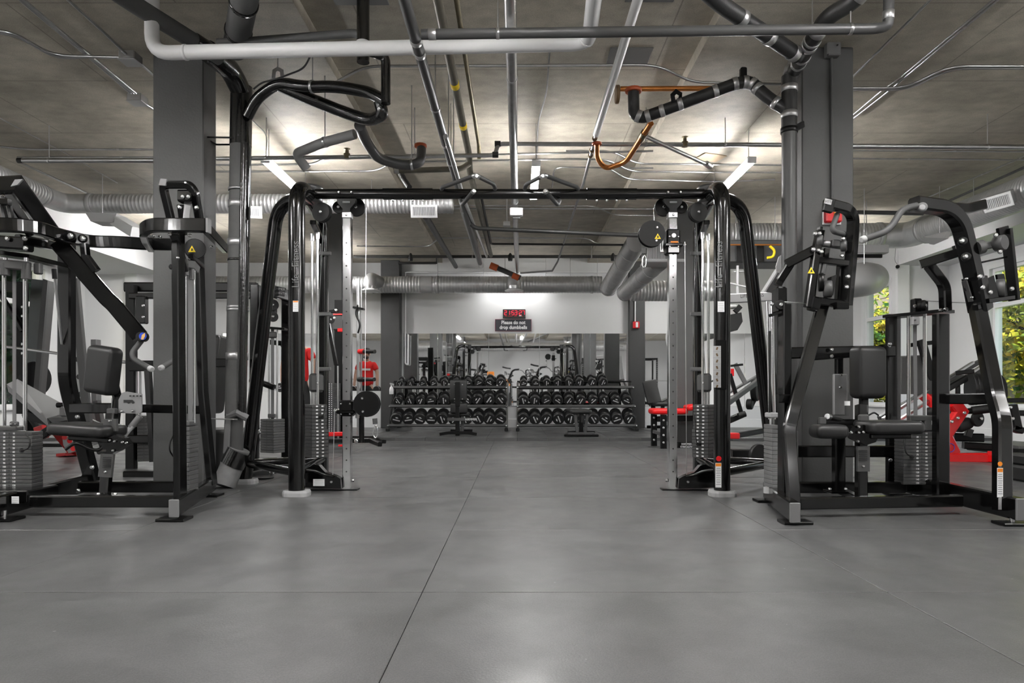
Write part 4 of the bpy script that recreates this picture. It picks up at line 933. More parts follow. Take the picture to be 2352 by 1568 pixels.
pn = obj('pin_cord', MB().sweep(rpath([P(404, 990, 4.4), P(390, 1015, 4.35), P(389, 1035, 4.35), P(398, 1048, 4.4)], .03), circ(.005, 6), smooth=True), M['blackm'], lm)
# facing stack
c1 = Q(35, 4.6, 0)
stack(lm, c1, .155, .525, .3, .11, 15, nums=list(range(10, 160, 10)), holes=True)
obj('head_plate', MB().box((c1.x - .05, c1.y, .545), (.19, .1, .03), bev=.006), M['stack'], lm)
for dx in (-.075, .066): obj('guide_rod', MB().cyl((c1.x + dx, c1.y, .53), (c1.x + dx, c1.y, 1.66), .0125, 12), M['chrome'], lm)
obj('belt', MB().box((c1.x - .006, c1.y, 1.1), (.022, .006, 1.1)), M['greyp'], lm)
hp = obj('belt_clamp', MB().box(P(33, 973, 4.52), (.05, .03, .035), bev=.006), M['stack'], lm); bolts(hp, [P(28, 973, 4.505), P(38, 973, 4.505)], M['zinc'], .007)
y = obj('rod_yoke', MB().sweep([P(0, 606, 4.55), P(66, 612, 4.55)], rect(.05, .06)), M['stack'], lm)
for px in (12, 60): obj('rod_socket', MB().cyl(P(px, 605, 4.55), P(px, 640 if px > 20 else 632, 4.55), .028, 12), M['stack'], y); obj('rod_nut', MB().cyl(P(px, 592, 4.55), P(px, 606, 4.55), .014, 8), M['zinc'], y)
obj('yoke_ear', MB().box(P(88, 617, 4.6), (.045, .04, .075), bev=.006), M['stack'], y)
sp = obj('selector_pin', MB().cyl(P(50, 1033, 4.52), P(50, 1035, 4.44), .014, 10), M['blackm'], lm)
obj('pin_cord', MB().sweep(rpath([P(50, 1035, 4.44), P(66, 1030, 4.43), P(70, 1012, 4.43), P(60, 995, 4.5)], .03), circ(.005, 6), smooth=True), M['blackm'], sp)
# head frame over the facing stack
B('top_plate', [(-30, 578, 4.6), (60, 590, 4.65), (150, 612, 5.0)], .12, .03)
B('head_block', [(-30, 556, 4.45), (66, 562, 4.45)], .1, .085)
bolts(lm, [P(18, 548, 4.39), P(58, 548, 4.39), P(60, 570, 4.39)], M['zinc'], .016)
B('cam_arm', [(-40, 428, 4.2), (38, 424, 4.25), (122, 540, 4.5)], .07, .1)
B('cam_arm', [(8, 438, 4.4), (75, 540, 4.55)], .05, .06)
obj('arm_end_cap', MB().plate([P(24, 428, 4.18), P(34, 412, 4.18), P(52, 411, 4.18), P(40, 424, 4.18)], .012, (0, 1, 0)), M['greyp'], lm)
for i, (a, b) in enumerate((((6, 470), (14, 505)), ((22, 470), (27, 505)))): B('link_rod', [(*a, 4.4), (*b, 4.4)], .02, .03, M['stack'])
B('cross_spindle', [(-30, 463, 4.35), (22, 464, 4.35)], .04, .04)
bolts(lm, [P(7, 452, 4.3), P(53, 476, 4.36), P(64, 477, 4.36)], M['zinc'], .013)
# long S-shaped upper beam
up_b = [(-40, 517, 4.2), (20, 516, 4.22), (85, 522, 4.3), (135, 540, 4.5), (205, 555, 4.75), (275, 556, 4.9), (345, 561, 4.95), (420, 562, 5.0)]
B('upper_beam', up_b, .05, .085, r=.08)
bolts(lm, [P(162, 542, 4.52), P(190, 548, 4.58)], M['zinc'], .021)
bu = obj('bushing', MB().disc(P(162, 542, 4.55), (0, -1, .0), .03, .03, 16), M['black2'], lm); obj('bushing', MB().disc(P(190, 548, 4.61), (0, -1, 0), .028, .03, 16), M['black2'], lm)
B('lower_beam', [(40, 548, 4.5), (110, 562, 4.7), (150, 566, 4.95)], .05, .06, r=.06)
# movement arm with blue cap
B('movement_arm', [(132, 556, 4.62), (248, 688, 4.72), (262, 700, 4.73), (322, 772, 4.78)], .06, .105, r=.04)
hub = obj('arm_hub', MB().disc(P(327, 773, 4.74), (0, -1, 0), .035, .06, 20), K, lm)
obj('blue_badge', MB().disc(P(328, 772, 4.705), (0, -1, 0), .026, .004, 20, .001), M['blue'], hub); obj('badge_figure', MB().plate([P(324, 779, 4.702), P(326, 769, 4.702), P(333, 764, 4.702), P(333, 772, 4.702), P(329, 780, 4.702)], .001, (0, -1, 0)), M['tan'], hub)
B('arm_stop', [(194, 560, 4.6), (197, 588, 4.6), (222, 622, 4.62)], .04, .055)
grip(lm, [(325, 782, 4.76), (303, 810, 4.72), (306, 824, 4.7), (345, 846, 4.6)], .0185)
grip(lm, [(420, 814, 5.0), (372, 844, 4.75)], .0185, 0)
# main post
B('main_post', [(153, 560, 5.0), (153, 868, 5.0), (160, 905, 5.05), (214, 1108, 5.35)], .08, .1, up=(1, 0, 0), r=.1)
obj('gas_strut', MB().cyl(P(124, 618, 4.8), P(126, 640, 4.8), .016, 10), M['blackm'], lm); obj('strut_rod', MB().cyl(P(126, 640, 4.8), P(142, 790, 4.95), .009, 8), M['steel'], lm)
# upper yoke over the edge-on stack
B('yoke_frame', [(396, 520, 4.48), (373, 424, 4.4), (434, 424, 4.38), (447, 440, 4.4), (459, 512, 4.5)], .045, .05, up=(0, 1, 0), r=.045)
obj('yoke_cap', MB().plate([P(364, 425, 4.36), P(369, 410, 4.36), P(383, 411, 4.36), P(380, 426, 4.36)], .012, (0, 1, 0)), M['greyp'], lm)
B('yoke_bracket', [(414, 452, 4.42), (446, 452, 4.42)], .08, .075); bolts(lm, [P(420, 452, 4.375), P(433, 452, 4.375)], M['lgrey'], .011)
B('lever_arm', [(431, 470, 4.42), (427, 505, 4.45)], .035, .03, M['lgrey']); B('lever_arm', [(414, 470, 4.45), (423, 540, 4.5)], .03, .04)
bolts(lm, [P(413, 476, 4.42), P(452, 477, 4.42)], M['zinc'], .014)
U = [(347, 566, 5.0), (335, 548, 4.55), (328, 528, 4.25), (345, 517, 4.17), (400, 517, 4.15), (474, 518, 4.15)]
B('bumper_loop', U, .045, .082, r=.09)
B('bumper_side', [(470, 520, 4.2), (516, 570, 5.05)], .04, .07); obj('loop_end_cap', MB().box(P(479, 519, 4.145), (.012, .05, .085)), M['greyp'], lm)
B('cross_link', [(400, 538, 4.3), (424, 620, 4.5)], .05, .04); B('cross_link', [(438, 588, 4.5), (465, 612, 5.0)], .03, .03, M['black2'])
bolts(lm, [P(368, 544, 4.3), P(353, 542, 4.35), P(390, 538, 4.2), P(437, 541, 4.2), P(486, 567, 4.8), P(511, 560, 5.0), P(511, 568, 5.0)], M['zinc'], .012)
obj('cam_wheel', MB().disc(P(448, 572, 4.7), (.5, -1, 0), .07, .04, 20), M['black2'], lm); triangle(lm, P(441, 572, 4.6), .05, (0, -1, 0), (.3, 0, 0))
bolts(lm, [P(396, 613, 4.33)], M['blackm'], .02); bolts(lm, [P(409, 592, 4.31)], M['zinc'], .009)
# mid rails
B('mid_rail', [(166, 937, 5.0), (268, 937, 4.95)], .06, .075); B('mid_rail', [(300, 937, 5.02), (466, 941, 5.1)], .06, .06)
# seat adjuster
pl = obj('adjuster_plate', MB().plate([P(272, 948, 4.68), P(272, 918, 4.68), P(280, 902, 4.68), P(290, 899, 4.68), P(326, 905, 4.68), P(326, 945, 4.68), P(320, 950, 4.68)], .008, (0, 1, 0)), M['plate'], lm)
obj('adjuster_slot', MB().plate([P(284, 925, 4.677), P(284, 918, 4.677), P(304, 918, 4.677), P(309, 924, 4.677), P(305, 927, 4.677), P(300, 923, 4.677), P(295, 927, 4.677), P(290, 923, 4.677)], .002, (0, -1, 0)), M['ink'], pl)
bolts(pl, [P(280, 944, 4.675), P(305, 943, 4.675)], M['zinc'], .011); bolts(pl, [P(300 + 8 * k, 909, 4.675) for k in range(4)], M['ink'], .005)
obj('adjuster_plate', MB().plate([P(255, 945, 4.8), P(256, 915, 4.8), P(264, 903, 4.8), P(275, 905, 4.8), P(275, 945, 4.8)], .008, (0, 1, 0)), M['plate'], lm)
obj('adjuster_block', MB().box(P(258, 944, 4.66), (.055, .05, .04), bev=.006), M['stack'], lm)
obj('gas_cylinder', MB().cyl(P(283, 1002, 4.66), P(304, 978, 4.68), .017, 12), M['lgrey'], lm); obj('gas_cylinder', MB().cyl(P(300, 982, 4.68), P(322, 955, 4.7), .021, 12), M['greyp'], lm)
obj('backrest', MB().pad(P(237, 850, 4.72), (.215, .115, .335), RZ(-16) @ RY(8), .04), M['vinyl'], lm)
obj('back_support', MB().sweep([P(262, 880, 4.85), P(270, 915, 4.8), P(262, 1000, 4.75)], rect(.05, .05)), K, lm)
obj('seat', MB().pad(P(202, 986, 4.55), (.4, .3, .08), RZ(-8) @ RY(3), .03), M['vinyl'], lm)
obj('seat_plate', MB().box(P(222, 1006, 4.55), (.26, .2, .03), RY(4), bev=.006), K, lm)
hb = obj('pivot_bracket', MB().plate([P(222, 1010, 4.48), P(262, 998, 4.48), P(284, 1006, 4.48), P(292, 1020, 4.48), P(268, 1036, 4.48), P(246, 1046, 4.48), P(232, 1035, 4.48)], .07, (0, 1, 0)), K, lm)
bolts(hb, [P(253, 1011, 4.475), P(264, 1013, 4.475), P(282, 1015, 4.475), P(291, 1017, 4.475), P(260, 1034, 4.475)], M['zinc'], .009)
obj('pivot_knob', MB().cyl(P(226, 1036, 4.5), P(248, 1034, 4.5), .022, 12), M['grip'], lm)
obj('pedestal', MB().sweep([P(240, 1140, 4.52), P(250, 1030, 4.56), P(256, 950, 4.6)], rect(.06, .06)), K, lm)
sl = obj('pedestal_sleeve', MB().sweep([P(242, 1095, 4.47), P(248, 1042, 4.48)], rect(.085, .03)), M['stack'], lm)
rb = MB()
for k in range(6): rb.box(P(247 - .4 * k, 1050 + 4.5 * k, 4.452), (.055, .004, .006))
obj('sleeve_ribs', rb, M['ink'], sl); bolts(sl, [P(243, 1083, 4.45)], M['zinc'], .01)
obj('upper_sleeve', MB().sweep([P(254, 990, 4.52), P(254, 962, 4.52)], rect(.09, .03)), M['stack'], lm); bolts(lm, [P(253, 966, 4.5)], M['zinc'], .01)
obj('pedestal_foot', MB().box(P(246, 1141, 4.5), (.16, .14, .014), bev=.004), K, lm); bolts(lm, [P(226, 1136, 4.47), P(265, 1136, 4.47)], M['zinc'], .012, (0, 0, 1))
obj('seat_lever', MB().sweep(rpath([P(150, 1032, 4.4), P(173, 1015, 4.42), P(215, 1034, 4.46), P(232, 1032, 4.48), P(238, 1015, 4.5)], .05), circ(.011, 10), smooth=True), M['black2'], lm)
bolts(lm, [P(179, 957, 4.93), P(212, 1073, 5.2), P(180, 1127, 4.9)], M['zinc'], .017)

# ================================================================== pulldown machine on the window side
rm = thing('pulldown_machine', 'black two-stack pulldown machine near the window with a long curved overhead arm', 'gym machine', Q(2000, 4.6, 0))
B = lambda n, pts, w, h, m=K, up=(0, 0, 1), r=0: bar(rm, n, [P(*a) for a in pts], w, h, m, up, r)
BZ = lambda n, pts, w, h, m=K, r=0: bar(rm, n, [Q(*a) for a in pts], w, h, m, (0, 0, 1), r)
BZ('base_rail', [(1763, 4.95, .08), (1790, 4.45, .08), (1826, 4.02, .08)], .06, .12, r=.1)
obj('rail_end_cap', MB().box(Q(1826, 4.012, .078), (.062, .016, .118), bev=.004), M['greyp'], rm)
BZ('base_rail', [(2060, 5.3, .1), (2178, 4.7, .1), (2346, 4.0, .1)], .07, .13)
obj('rail_end_cap', MB().box(Q(2347, 3.995, .1), (.07, .016, .13), bev=.004), M['greyp'], rm)
BZ('base_crossbar', [(1806, 4.28, .09), (2205, 4.4, .09)], .06, .075); BZ('base_crossbar', [(1800, 4.95, .1), (2075, 4.95, .1)], .07, .08)
BZ('base_crossbar', [(1925, 4.92, .09), (1985, 4.45, .07)], .05, .05)
for px, Y in ((1826, 4.1), (2325, 4.05), (1762, 4.92), (2060, 5.25)):
    c = Q(px, Y, .01); f = obj('levelling_foot', MB().sweep([c - V((.085, 0, 0)), c + V((.085, 0, 0))], rect(.12, .016, .004)), M['black2'], rm)
    obj('foot_bolt', MB().cyl(c, c + V((0, 0, .05)), .014, 8), M['zinc'], f)
# edge-on stack tower
B('stack_post', [(1801, 1150, 4.45), (1803, 700, 4.45)], .1, .055, up=(1, 0, 0)); 
B('lean_post', [(1824, 1168, 4.2), (1812, 985, 4.3), (1826, 930, 4.32), (1892, 690, 4.45)], .05, .075, up=(1, 0, 0), r=.05)
B('tie_bar', [(1786, 915, 4.4), (1822, 915, 4.4)], .05, .055)
obj('front_channel', MB().sweep([P(1822, 1150, 4.32), P(1822, 990, 4.32)], rect(.05, .04)), M['iron2'], rm)
c2 = Q(1772, 4.72, 0)
stack(rm, c2, .13, .565, .05, .16, 15, holes=False, m='greyp')
obj('head_plate', MB().box((c2.x, c2.y, .63), (.06, .1, .035), bev=.006), M['lgrey'], rm); obj('selector_stem', MB().cyl((c2.x, c2.y, .56), (c2.x, c2.y, .62), .016, 10), M['chrome'], rm)
for dx in (-.012, .02): obj('guide_rod', MB().cyl((c2.x + dx, c2.y, .6), (c2.x + dx, c2.y + .05, 1.42), .01, 10), M['chrome'], rm)
obj('belt_guide', MB().cyl(P(1768, 760, 4.7), P(1768, 960, 4.7), .008, 8), M['blackm'], rm)
B('stack_post', [(1789, 1130, 4.95), (1786, 700, 4.95)], .06, .03, up=(1, 0, 0)); obj('stack_foot', MB().cyl(P(1764, 1118, 4.72), P(1764, 1132, 4.72), .03, 14), M['lgrey'], rm)
pb = obj('pulley_box', MB().box(P(1790, 690, 4.5), (.07, .1, .17), bev=.01), K, rm); pulley(pb, P(1792, 700, 4.43), (0, -1, 0), .03, .03); bolts(pb, [P(1773, 698, 4.44)], M['zinc'], .014)
B('top_plate', [(1776, 722, 4.5), (1805, 714, 4.5)], .16, .02)
B('goose_neck', [(1786, 655, 4.5), (1790, 645, 4.5), (1822, 595, 4.45)], .045, .05, r=.03); B('cross_arm', [(1806, 607, 4.45), (1878, 570, 4.4)], .045, .06)
# cable to the pivot
obj('steel_cable', MB().cyl(P(1800, 693, 4.45), P(1850, 696, 4.45), .003, 6), M['steel'], rm)
# pivot cage
Yc = 4.4
B('cage_rail', [(1884, 530, Yc), (1876, 570, Yc), (1856, 705, Yc)], .045, .06); B('cage_rail', [(1884, 522, Yc + .1), (1866, 690, Yc + .12)], .02, .05, M['black2'])
B('cage_loop', [(1897, 467, Yc - .1), (1948, 480, Yc - .05), (1960, 500, Yc), (1957, 560, Yc), (1944, 700, Yc)], .06, .062, up=(0, 1, 0), r=.06)
pt = obj('name_plate', MB().box(P(1903, 472, Yc - .16), (.06, .03, .085), RY(14), bev=.004), M['black2'], rm); obj('plate_insert', MB().box(P(1902, 463, Yc - .178), (.045, .003, .032), RY(14)), M['plate'], pt)
text(pt, 'MTS', .022, M['ink'], P(1902, 463, Yc - .181), (1, 0, 0), (0, 0, 1))
B('cage_loop', [(1868, 690, Yc), (1882, 692, Yc), (1945, 700, Yc)], .05, .05, r=.04); B('cage_end', [(1918, 702, Yc - .05), (1946, 702, Yc - .05)], .05, .045)
B('cage_bar', [(1876, 597, Yc), (1950, 606, Yc)], .05, .04); B('cage_side', [(1932, 610, Yc + .05), (1926, 695, Yc + .05)], .04, .06)
sh = obj('pivot_shaft', MB().cyl(P(1884, 558, Yc + .02), P(1940, 566, Yc + .02), .022, 14), M['plate'], rm)
obj('shaft_block', MB().box(P(1917, 560, Yc), (.055, .06, .045), RY(6), bev=.005), M['stack'], rm)
for px, py in ((1938, 565), (1884, 553)):
    b_ = obj('bearing', MB().disc(P(px, py, Yc - .02), (1, -.6, 0), .035, .035, 18), M['stack'], rm); bolts(b_, [P(px - 2, py - 17, Yc - .04), P(px - 5, py + 22, Yc - .04)], M['zinc'], .013)
bolts(rm, [P(1947, 635, Yc - .04), P(1944, 659, Yc - .04), P(1872, 537, Yc - .04), P(1868, 573, Yc - .04), P(1886, 578, Yc - .04)], M['zinc'], .015)
obj('cam_disc', MB().disc(P(1901, 664, Yc), (1, -.35, 0), .055, .05, 20), M['stack'], rm); obj('cam_disc', MB().disc(P(1886, 648, Yc), (1, -.35, 0), .06, .03, 20), M['black2'], rm); obj('cam_plate', MB().plate([P(1910, 635, Yc), P(1922, 630, Yc), P(1914, 678, Yc), P(1906, 680, Yc)], .06, (0, 1, 0)), M['black2'], rm)
obj('pivot_drop', MB().cyl(P(1894, 605, Yc), P(1889, 630, Yc), .018, 10), M['stack'], rm); B('pivot_strut', [(1896, 572, Yc + .03), (1893, 600, Yc + .03)], .04, .06)
triangle(rm, P(1863, 621, Yc - .035), .045, (0, -1, 0), (.35, 0, 0))
B('socket', [(1862, 696, Yc), (1878, 700, Yc)], .09, .085)
grip(rm, [(1923, 492, Yc - .05), (1911, 525, Yc - .1), (1916, 532, Yc - .1), (1938, 538, Yc - .05)], .017, .03, 'black2')
# facing stack
c3 = Q(2106, 4.95, 0)
stack(rm, c3, .125, .505, .265, .12, 15, nums=list(range(10, 160, 10)))
obj('head_plate', MB().box((c3.x + .02, c3.y, .53), (.23, .1, .045), bev=.008), M['stack'], rm)
y = obj('rod_yoke', MB().box(P(2112, 960, 4.86), (.16, .05, .04), bev=.006), M['stack'], rm); obj('yoke_drop', MB().box(P(2128, 974, 4.86), (.05, .05, .09), bev=.006), M['stack'], y)
for px in (2087, 2124): obj('guide_rod', MB().cyl(P(px, 960, 4.93), P(px, 722, 4.93), .0125, 12), M['chrome'], rm)
obj('belt', MB().sweep([P(2103, 960, 4.9), P(2101, 728, 4.9)], rect(.026, .006, .001)), M['greyp'], rm)
bc = obj('belt_clamp', MB().box(P(2101, 737, 4.86), (.05, .04, .06), bev=.006), M['lgrey'], rm); bolts(bc, [P(2101, 735, 4.835)], M['greyp'], .006)
sp = obj('selector_pin', MB().cyl(P(2094, 1049, 4.88), P(2094, 1050, 4.8), .014, 10), M['blackm'], rm)
obj('pin_cord', MB().sweep(rpath([P(2094, 1050, 4.8), P(2080, 1040, 4.8), P(2077, 1015, 4.82), P(2082, 994, 4.87)], .04), circ(.005, 6), smooth=True), M['blackm'], sp)
B('stack_post', [(2047, 1128, 5.15), (2047, 722, 5.15)], .05, .07, up=(1, 0, 0)); B('stack_channel', [(2060, 1128, 5.15), (2060, 728, 5.15)], .025, .05, M['iron2'], up=(1, 0, 0))
B('rear_post', [(2161, 1142, 4.72), (2161, 722, 4.72)], .075, .09, up=(1, 0, 0))
B('top_plate', [(2040, 728, 5.1), (2180, 714, 4.72)], .14, .022); bolts(rm, [P(2172, 710, 4.7), P(2042, 795, 5.1), P(2160, 712, 4.7)], M['zinc'], .014)
pbx = obj('pulley_bracket', MB().box(P(2104, 702, 4.9), (.055, .06, .1), bev=.006), M['black2'], rm); pulley(pbx, P(2116, 702, 4.88), (.9, -.5, 0), .04, .05); obj('bracket_side', MB().plate([P(2122, 690, 4.9), P(2132, 690, 4.9), P(2132, 716, 4.9), P(2118, 716, 4.9)], .06, (0, 1, 0)), M['black2'], pbx); bolts(pbx, [P(2101, 703, 4.86)], M['zinc'], .014)
obj('steel_cable', MB().cyl(P(2128, 691, 4.88), P(2232, 696, 4.6), .003, 6), M['steel'], rm)
B('goose_neck', [(2172, 714, 4.75), (2170, 656, 4.75), (2128, 602, 4.7)], .055, .075, up=(0, 1, 0), r=.05)
B('cross_arm', [(2113, 608, 4.7), (2212, 577, 4.6)], .045, .06); B('cross_arm_upper', [(2188, 572, 4.65), (2212, 563, 4.62)], .03, .035, M['black2'])
# long arm
B('long_arm', [(2099, 468, 4.3), (2175, 478, 4.35), (2206, 510, 4.4), (2226, 590, 4.45), (2252, 706, 4.5)], .085, .1, up=(0, 1, 0), r=.12)
B('arm_lower', [(2244, 700, 4.45), (2285, 905, 4.3), (2302, 965, 4.2), (2302, 1172, 4.1)], .085, .085, up=(0, 1, 0), r=.06)
obj('arm_sleeve', MB().sweep([P(2238, 640, 4.42), P(2252, 712, 4.46)], rect(.12, .11)), K, rm)
B('arm_stop', [(2185, 478, 4.6), (2220, 480, 4.75), (2258, 470, 4.85)], .05, .07, r=.05)
B('brace', [(2170, 916, 4.72), (2286, 915, 4.35)], .05, .07); 
bolts(rm, [P(2209, 553, 4.36), P(2217, 589, 4.36), P(2250, 635, 4.37), P(2256, 660, 4.37)], M['zinc'], .017)
for px, py in ((2211, 554), (2219, 590)): obj('bushing', MB().disc(P(px, py, 4.38), (-.6, -1, 0), .028, .03, 16), M['black2'], rm)
gh = obj('grip_hub', MB().disc(P(2118, 476, 4.24), (-.4, -1, 0), .03, .02, 20), M['greyp'], rm); obj('grip_hub_face', MB().disc(P(2118, 476, 4.226), (-.4, -1, 0), .018, .006, 14), M['plate'], gh)
grip(rm, [(2105, 472, 4.24), (2072, 480, 4.2), (2042, 530, 4.15), (1985, 549, 4.1)], .02, .08)
B('side_plate', [(2312, 527, 4.5), (2330, 690, 4.5)], .02, .09, M['black2'], up=(0, 1, 0)); B('side_plate_top', [(2292, 533, 4.45), (2314, 527, 4.5)], .02, .05, M['black2'])
B('pivot_bar', [(2226, 572, 4.45), (2300, 557, 4.5)], .05, .05, M['stack']); brg = obj('bearing', MB().disc(P(2297, 558, 4.45), (.5, -1, 0), .05, .06, 20), M['stack'], rm); bolts(brg, [P(2286, 540, 4.42), P(2296, 578, 4.42)], M['zinc'], .016)
obj('pivot_hub', MB().cyl(P(2243, 570, 4.42), P(2257, 566, 4.42), .045, 16), M['stack'], rm)
B('tie_rod', [(2256, 602, 4.45), (2312, 590, 4.5)], .012, .012, M['black2'])
cd = obj('cam_disc', MB().disc(P(2298, 662, 4.45), (.8, -.6, 0), .06, .05, 22), M['stack'], rm); obj('cam_plate', MB().plate([P(2268, 640, 4.4), P(2283, 632, 4.4), P(2294, 682, 4.4), P(2272, 685, 4.4)], .02, (0, 1, 0)), K, rm); obj('cam_plate', MB().plate([P(2290, 630, 4.5), P(2306, 628, 4.5), P(2318, 678, 4.5), P(2300, 682, 4.5)], .02, (0, 1, 0)), K, rm)
B('cam_base', [(2262, 692, 4.4), (2330, 682, 4.5)], .06, .03); bolts(rm, [P(2274, 671, 4.36), P(2323, 663, 4.42)], M['zinc'], .015)
obj('arm_label', MB().sweep([P(2216, 645, 4.4), P(2230, 692, 4.42)], rect(.03, .012)), M['iron2'], rm); bolts(rm, [P(2219, 640, 4.38), P(2231, 683, 4.38)], M['zinc'], .009)
B('cable_guide', [(2213, 640, 4.42), (2219, 668, 4.42)], .02, .02, M['black2']); B('sleeve_tie', [(2240, 706, 4.4), (2274, 698, 4.45)], .04, .035)
obj('red_dot_sticker', MB().disc(P(2297, 1065, 4.07), (0, -1, 0), .014, .002, 16, .0005), M['orange'], rm); sticker(rm, P(2297, 1108, 4.075), .035, .175, lines=10)
# horizontal frame
B('frame_bar', [(1798, 811, 5.1), (2052, 806, 5.12)], .06, .085); B('frame_bar', [(1822, 1036, 4.98), (2050, 1036, 5.1)], .06, .085)
B('inner_bar', [(1860, 822, 5.0), (1960, 814, 4.95)], .04, .04)
bolts(rm, [P(1910, 818, 4.96), P(1910, 803, 5.05), P(2044, 1056, 5.06), P(2043, 790, 5.08)], M['zinc'], .015)
# padded parts
obj('pad_post', MB().sweep([P(1926, 1130, 4.75), P(1926, 990, 4.75)], rect(.072, .072), up=(1, 0, 0)), K, rm)
obj('post_foot', MB().box(P(1926, 1128, 4.75), (.16, .14, .014), bev=.004), K, rm); bolts(rm, [P(1906, 1124, 4.7), P(1942, 1124, 4.7)], M['zinc'], .012, (0, 0, 1))
obj('pedestal', MB().sweep([P(1978, 1150, 4.5), P(1978, 930, 4.6)], rect(.065, .065), up=(1, 0, 0)), K, rm)
sl = obj('pedestal_sleeve', MB().sweep([P(1982, 1082, 4.44), P(1982, 1025, 4.44)], rect(.08, .03), up=(0, 1, 0)), M['stack'], rm)
rb = MB()
for k in range(6): rb.box(P(1982, 1034 + 4.6 * k, 4.422), (.055, .004, .006))
obj('sleeve_ribs', rb, M['ink'], sl); bolts(sl, [P(1982, 1070, 4.425)], M['zinc'], .01)
obj('backrest', MB().pad(P(1993, 855, 4.68), (.215, .12, .36), RZ(14), .04), M['vinyl'], rm)
obj('back_support', MB().sweep([P(1984, 910, 4.72), P(1983, 960, 4.7)], rect(.05, .05), up=(1, 0, 0)), K, rm)
obj('seat', MB().pad(P(2036, 980, 4.5), (.37, .3, .085), RZ(5), .03), M['vinyl'], rm)
obj('seat_plate', MB().box(P(2030, 1000, 4.5), (.26, .2, .03), bev=.006), K, rm)
obj('thigh_pad', MB().pad(P(1903, 990, 4.4), (.205, .16, .09), None, .035), M['vinyl'], rm)
B('thigh_arm', [(1885, 970, 4.45), (1960, 970, 4.6)], .05, .045); obj('arm_end', MB().box(P(1888, 966, 4.42), (.045, .03, .045), bev=.004), M['stack'], rm)
obj('thigh_lever', MB().cyl(P(1904, 957, 4.42), P(1935, 966, 4.55), .016, 12), M['blackm'], rm); obj('lever_cap', MB().cyl(P(1900, 956, 4.41), P(1906, 957.5, 4.43), .019, 12), M['steel'], rm)
obj('pop_pin', MB().cyl(P(1946, 955, 4.6), P(1946, 930, 4.6), .016, 12), M['grip'], rm); obj('pop_pin_cap', MB().cyl(P(1946, 931, 4.6), P(1946, 921, 4.6), .018, 12), M['white'], rm)
pv = obj('pivot_bracket', MB().plate([P(1950, 990, 4.42), P(1960, 978, 4.42), P(1985, 975, 4.42), P(2020, 998, 4.42), P(2012, 1015, 4.42), P(1990, 1022, 4.42), P(1962, 1008, 4.42)], .08, (0, 1, 0)), K, rm)
bolts(pv, [P(1946, 993, 4.41), P(1955, 993, 4.41), P(1972, 993, 4.41), P(1982, 992, 4.41), P(1972, 980, 4.41), P(1970, 1013, 4.41)], M['zinc'], .01)
obj('height_plate', MB().box(P(1929, 906, 4.95), (.1, .03, .3), bev=.006), M['plate'], rm); bolts(rm, [P(1931, 861, 4.92), P(1930, 889, 4.92)], M['zinc'], .011); obj('plate_post', MB().sweep([P(1927, 818, 5.0), P(1927, 870, 5.0)], rect(.05, .05), up=(1, 0, 0)), K, rm)
obj('bottle_clip', MB().box(P(1983, 960, 4.52), (.07, .03, .05), bev=.01), M['stack'], rm); obj('seat_lever', MB().sweep(rpath([P(1992, 955, 4.6), P(2008, 946, 4.6), P(2018, 954, 4.6)], .04), circ(.006, 8), smooth=True), M['black2'], rm)
# ================================================================== clock, sign, alarms on the back wall
t = thing('digital_clock', 'black digital wall clock showing 21:53:27 in red above the sign', 'clock', P(1181, 720, 14.5))
cc = P(1181, 720.5, 14.56)
obj('case', MB().box(cc, (.485, .07, .19), bev=.008), M['iron2'], t)
obj('screen', MB().box(cc + V((-.005, -.036, .004)), (.44, .004, .15)), M['ink'], t)
M['ledred'] = mat('red_led_digits', (.8, .02, .04), .4, emit=(1, .02, .06), strength=.6)
SEG = {'0': 'abcdef', '1': 'bc', '2': 'abged', '3': 'abgcd', '5': 'afgcd', '7': 'abc'}
dm = MB(); dw, dh, st = .046, .085, .011; x0 = cc.x - .185
def seg(px, ch):
    z0 = cc.z + .018; W = dw / 2; Hh = dh / 2; yy = cc.y - .039
    S = {'a': ((0, Hh), (dw, st)), 'd': ((0, -Hh), (dw, st)), 'g': ((0, 0), (dw, st)), 'f': ((-W, Hh / 2), (st, Hh)), 'b': ((W, Hh / 2), (st, Hh)), 'e': ((-W, -Hh / 2), (st, Hh)), 'c': ((W, -Hh / 2), (st, Hh))}
    for k in SEG[ch]:
        (a, b), (w, h) = S[k]; dm.box((px + a, yy, z0 + b), (w, .002, h))
px = x0
for ch in '21:53:27':
    if ch == ':':
        for q in (-.02, .02): dm.box((px - .008, cc.y - .039, cc.z + .018 + q), (.011, .002, .011))
        px += .03
    else: seg(px, ch); px += .0645
obj('led_digits', dm, M['ledred'], t)
lb = MB()
for a, w in ((-.17, .05), (-.08, .09), (.03, .06), (.14, .1)): lb.box(cc + V((a, -.039, -.052)), (w, .002, .009))
obj('mode_lights', lb, M['alarm'], t); obj('status_label', MB().box(cc + V((.13, -.04, -.045)), (.05, .002, .02)), M['sticker'], t)
t = thing('wall_sign', 'dark sign reading Please do not drop dumbbells under the clock', 'sign', P(1179, 747, 14.55))
sc_ = P(1179, 746.5, 14.575)
obj('sign_board', MB().box(sc_, (.775, .012, .255), bev=.002), mat('sign_edge', (.3, .02, .08), .5), t)
obj('sign_face', MB().box(sc_ + V((0, -.0065, 0)), (.762, .003, .243)), mat('sign_grey', (.045, .045, .055), .45), t)
text(t, 'Please do not', .106, M['wprint'], sc_ + V((0, -.009, .055)), (1, 0, 0), (0, 0, 1), sx=.88, offset=.0035)
text(t, 'drop dumbbells', .106, M['wprint'], sc_ + V((0, -.009, -.05)), (1, 0, 0), (0, 0, 1), sx=.88, offset=.0035)
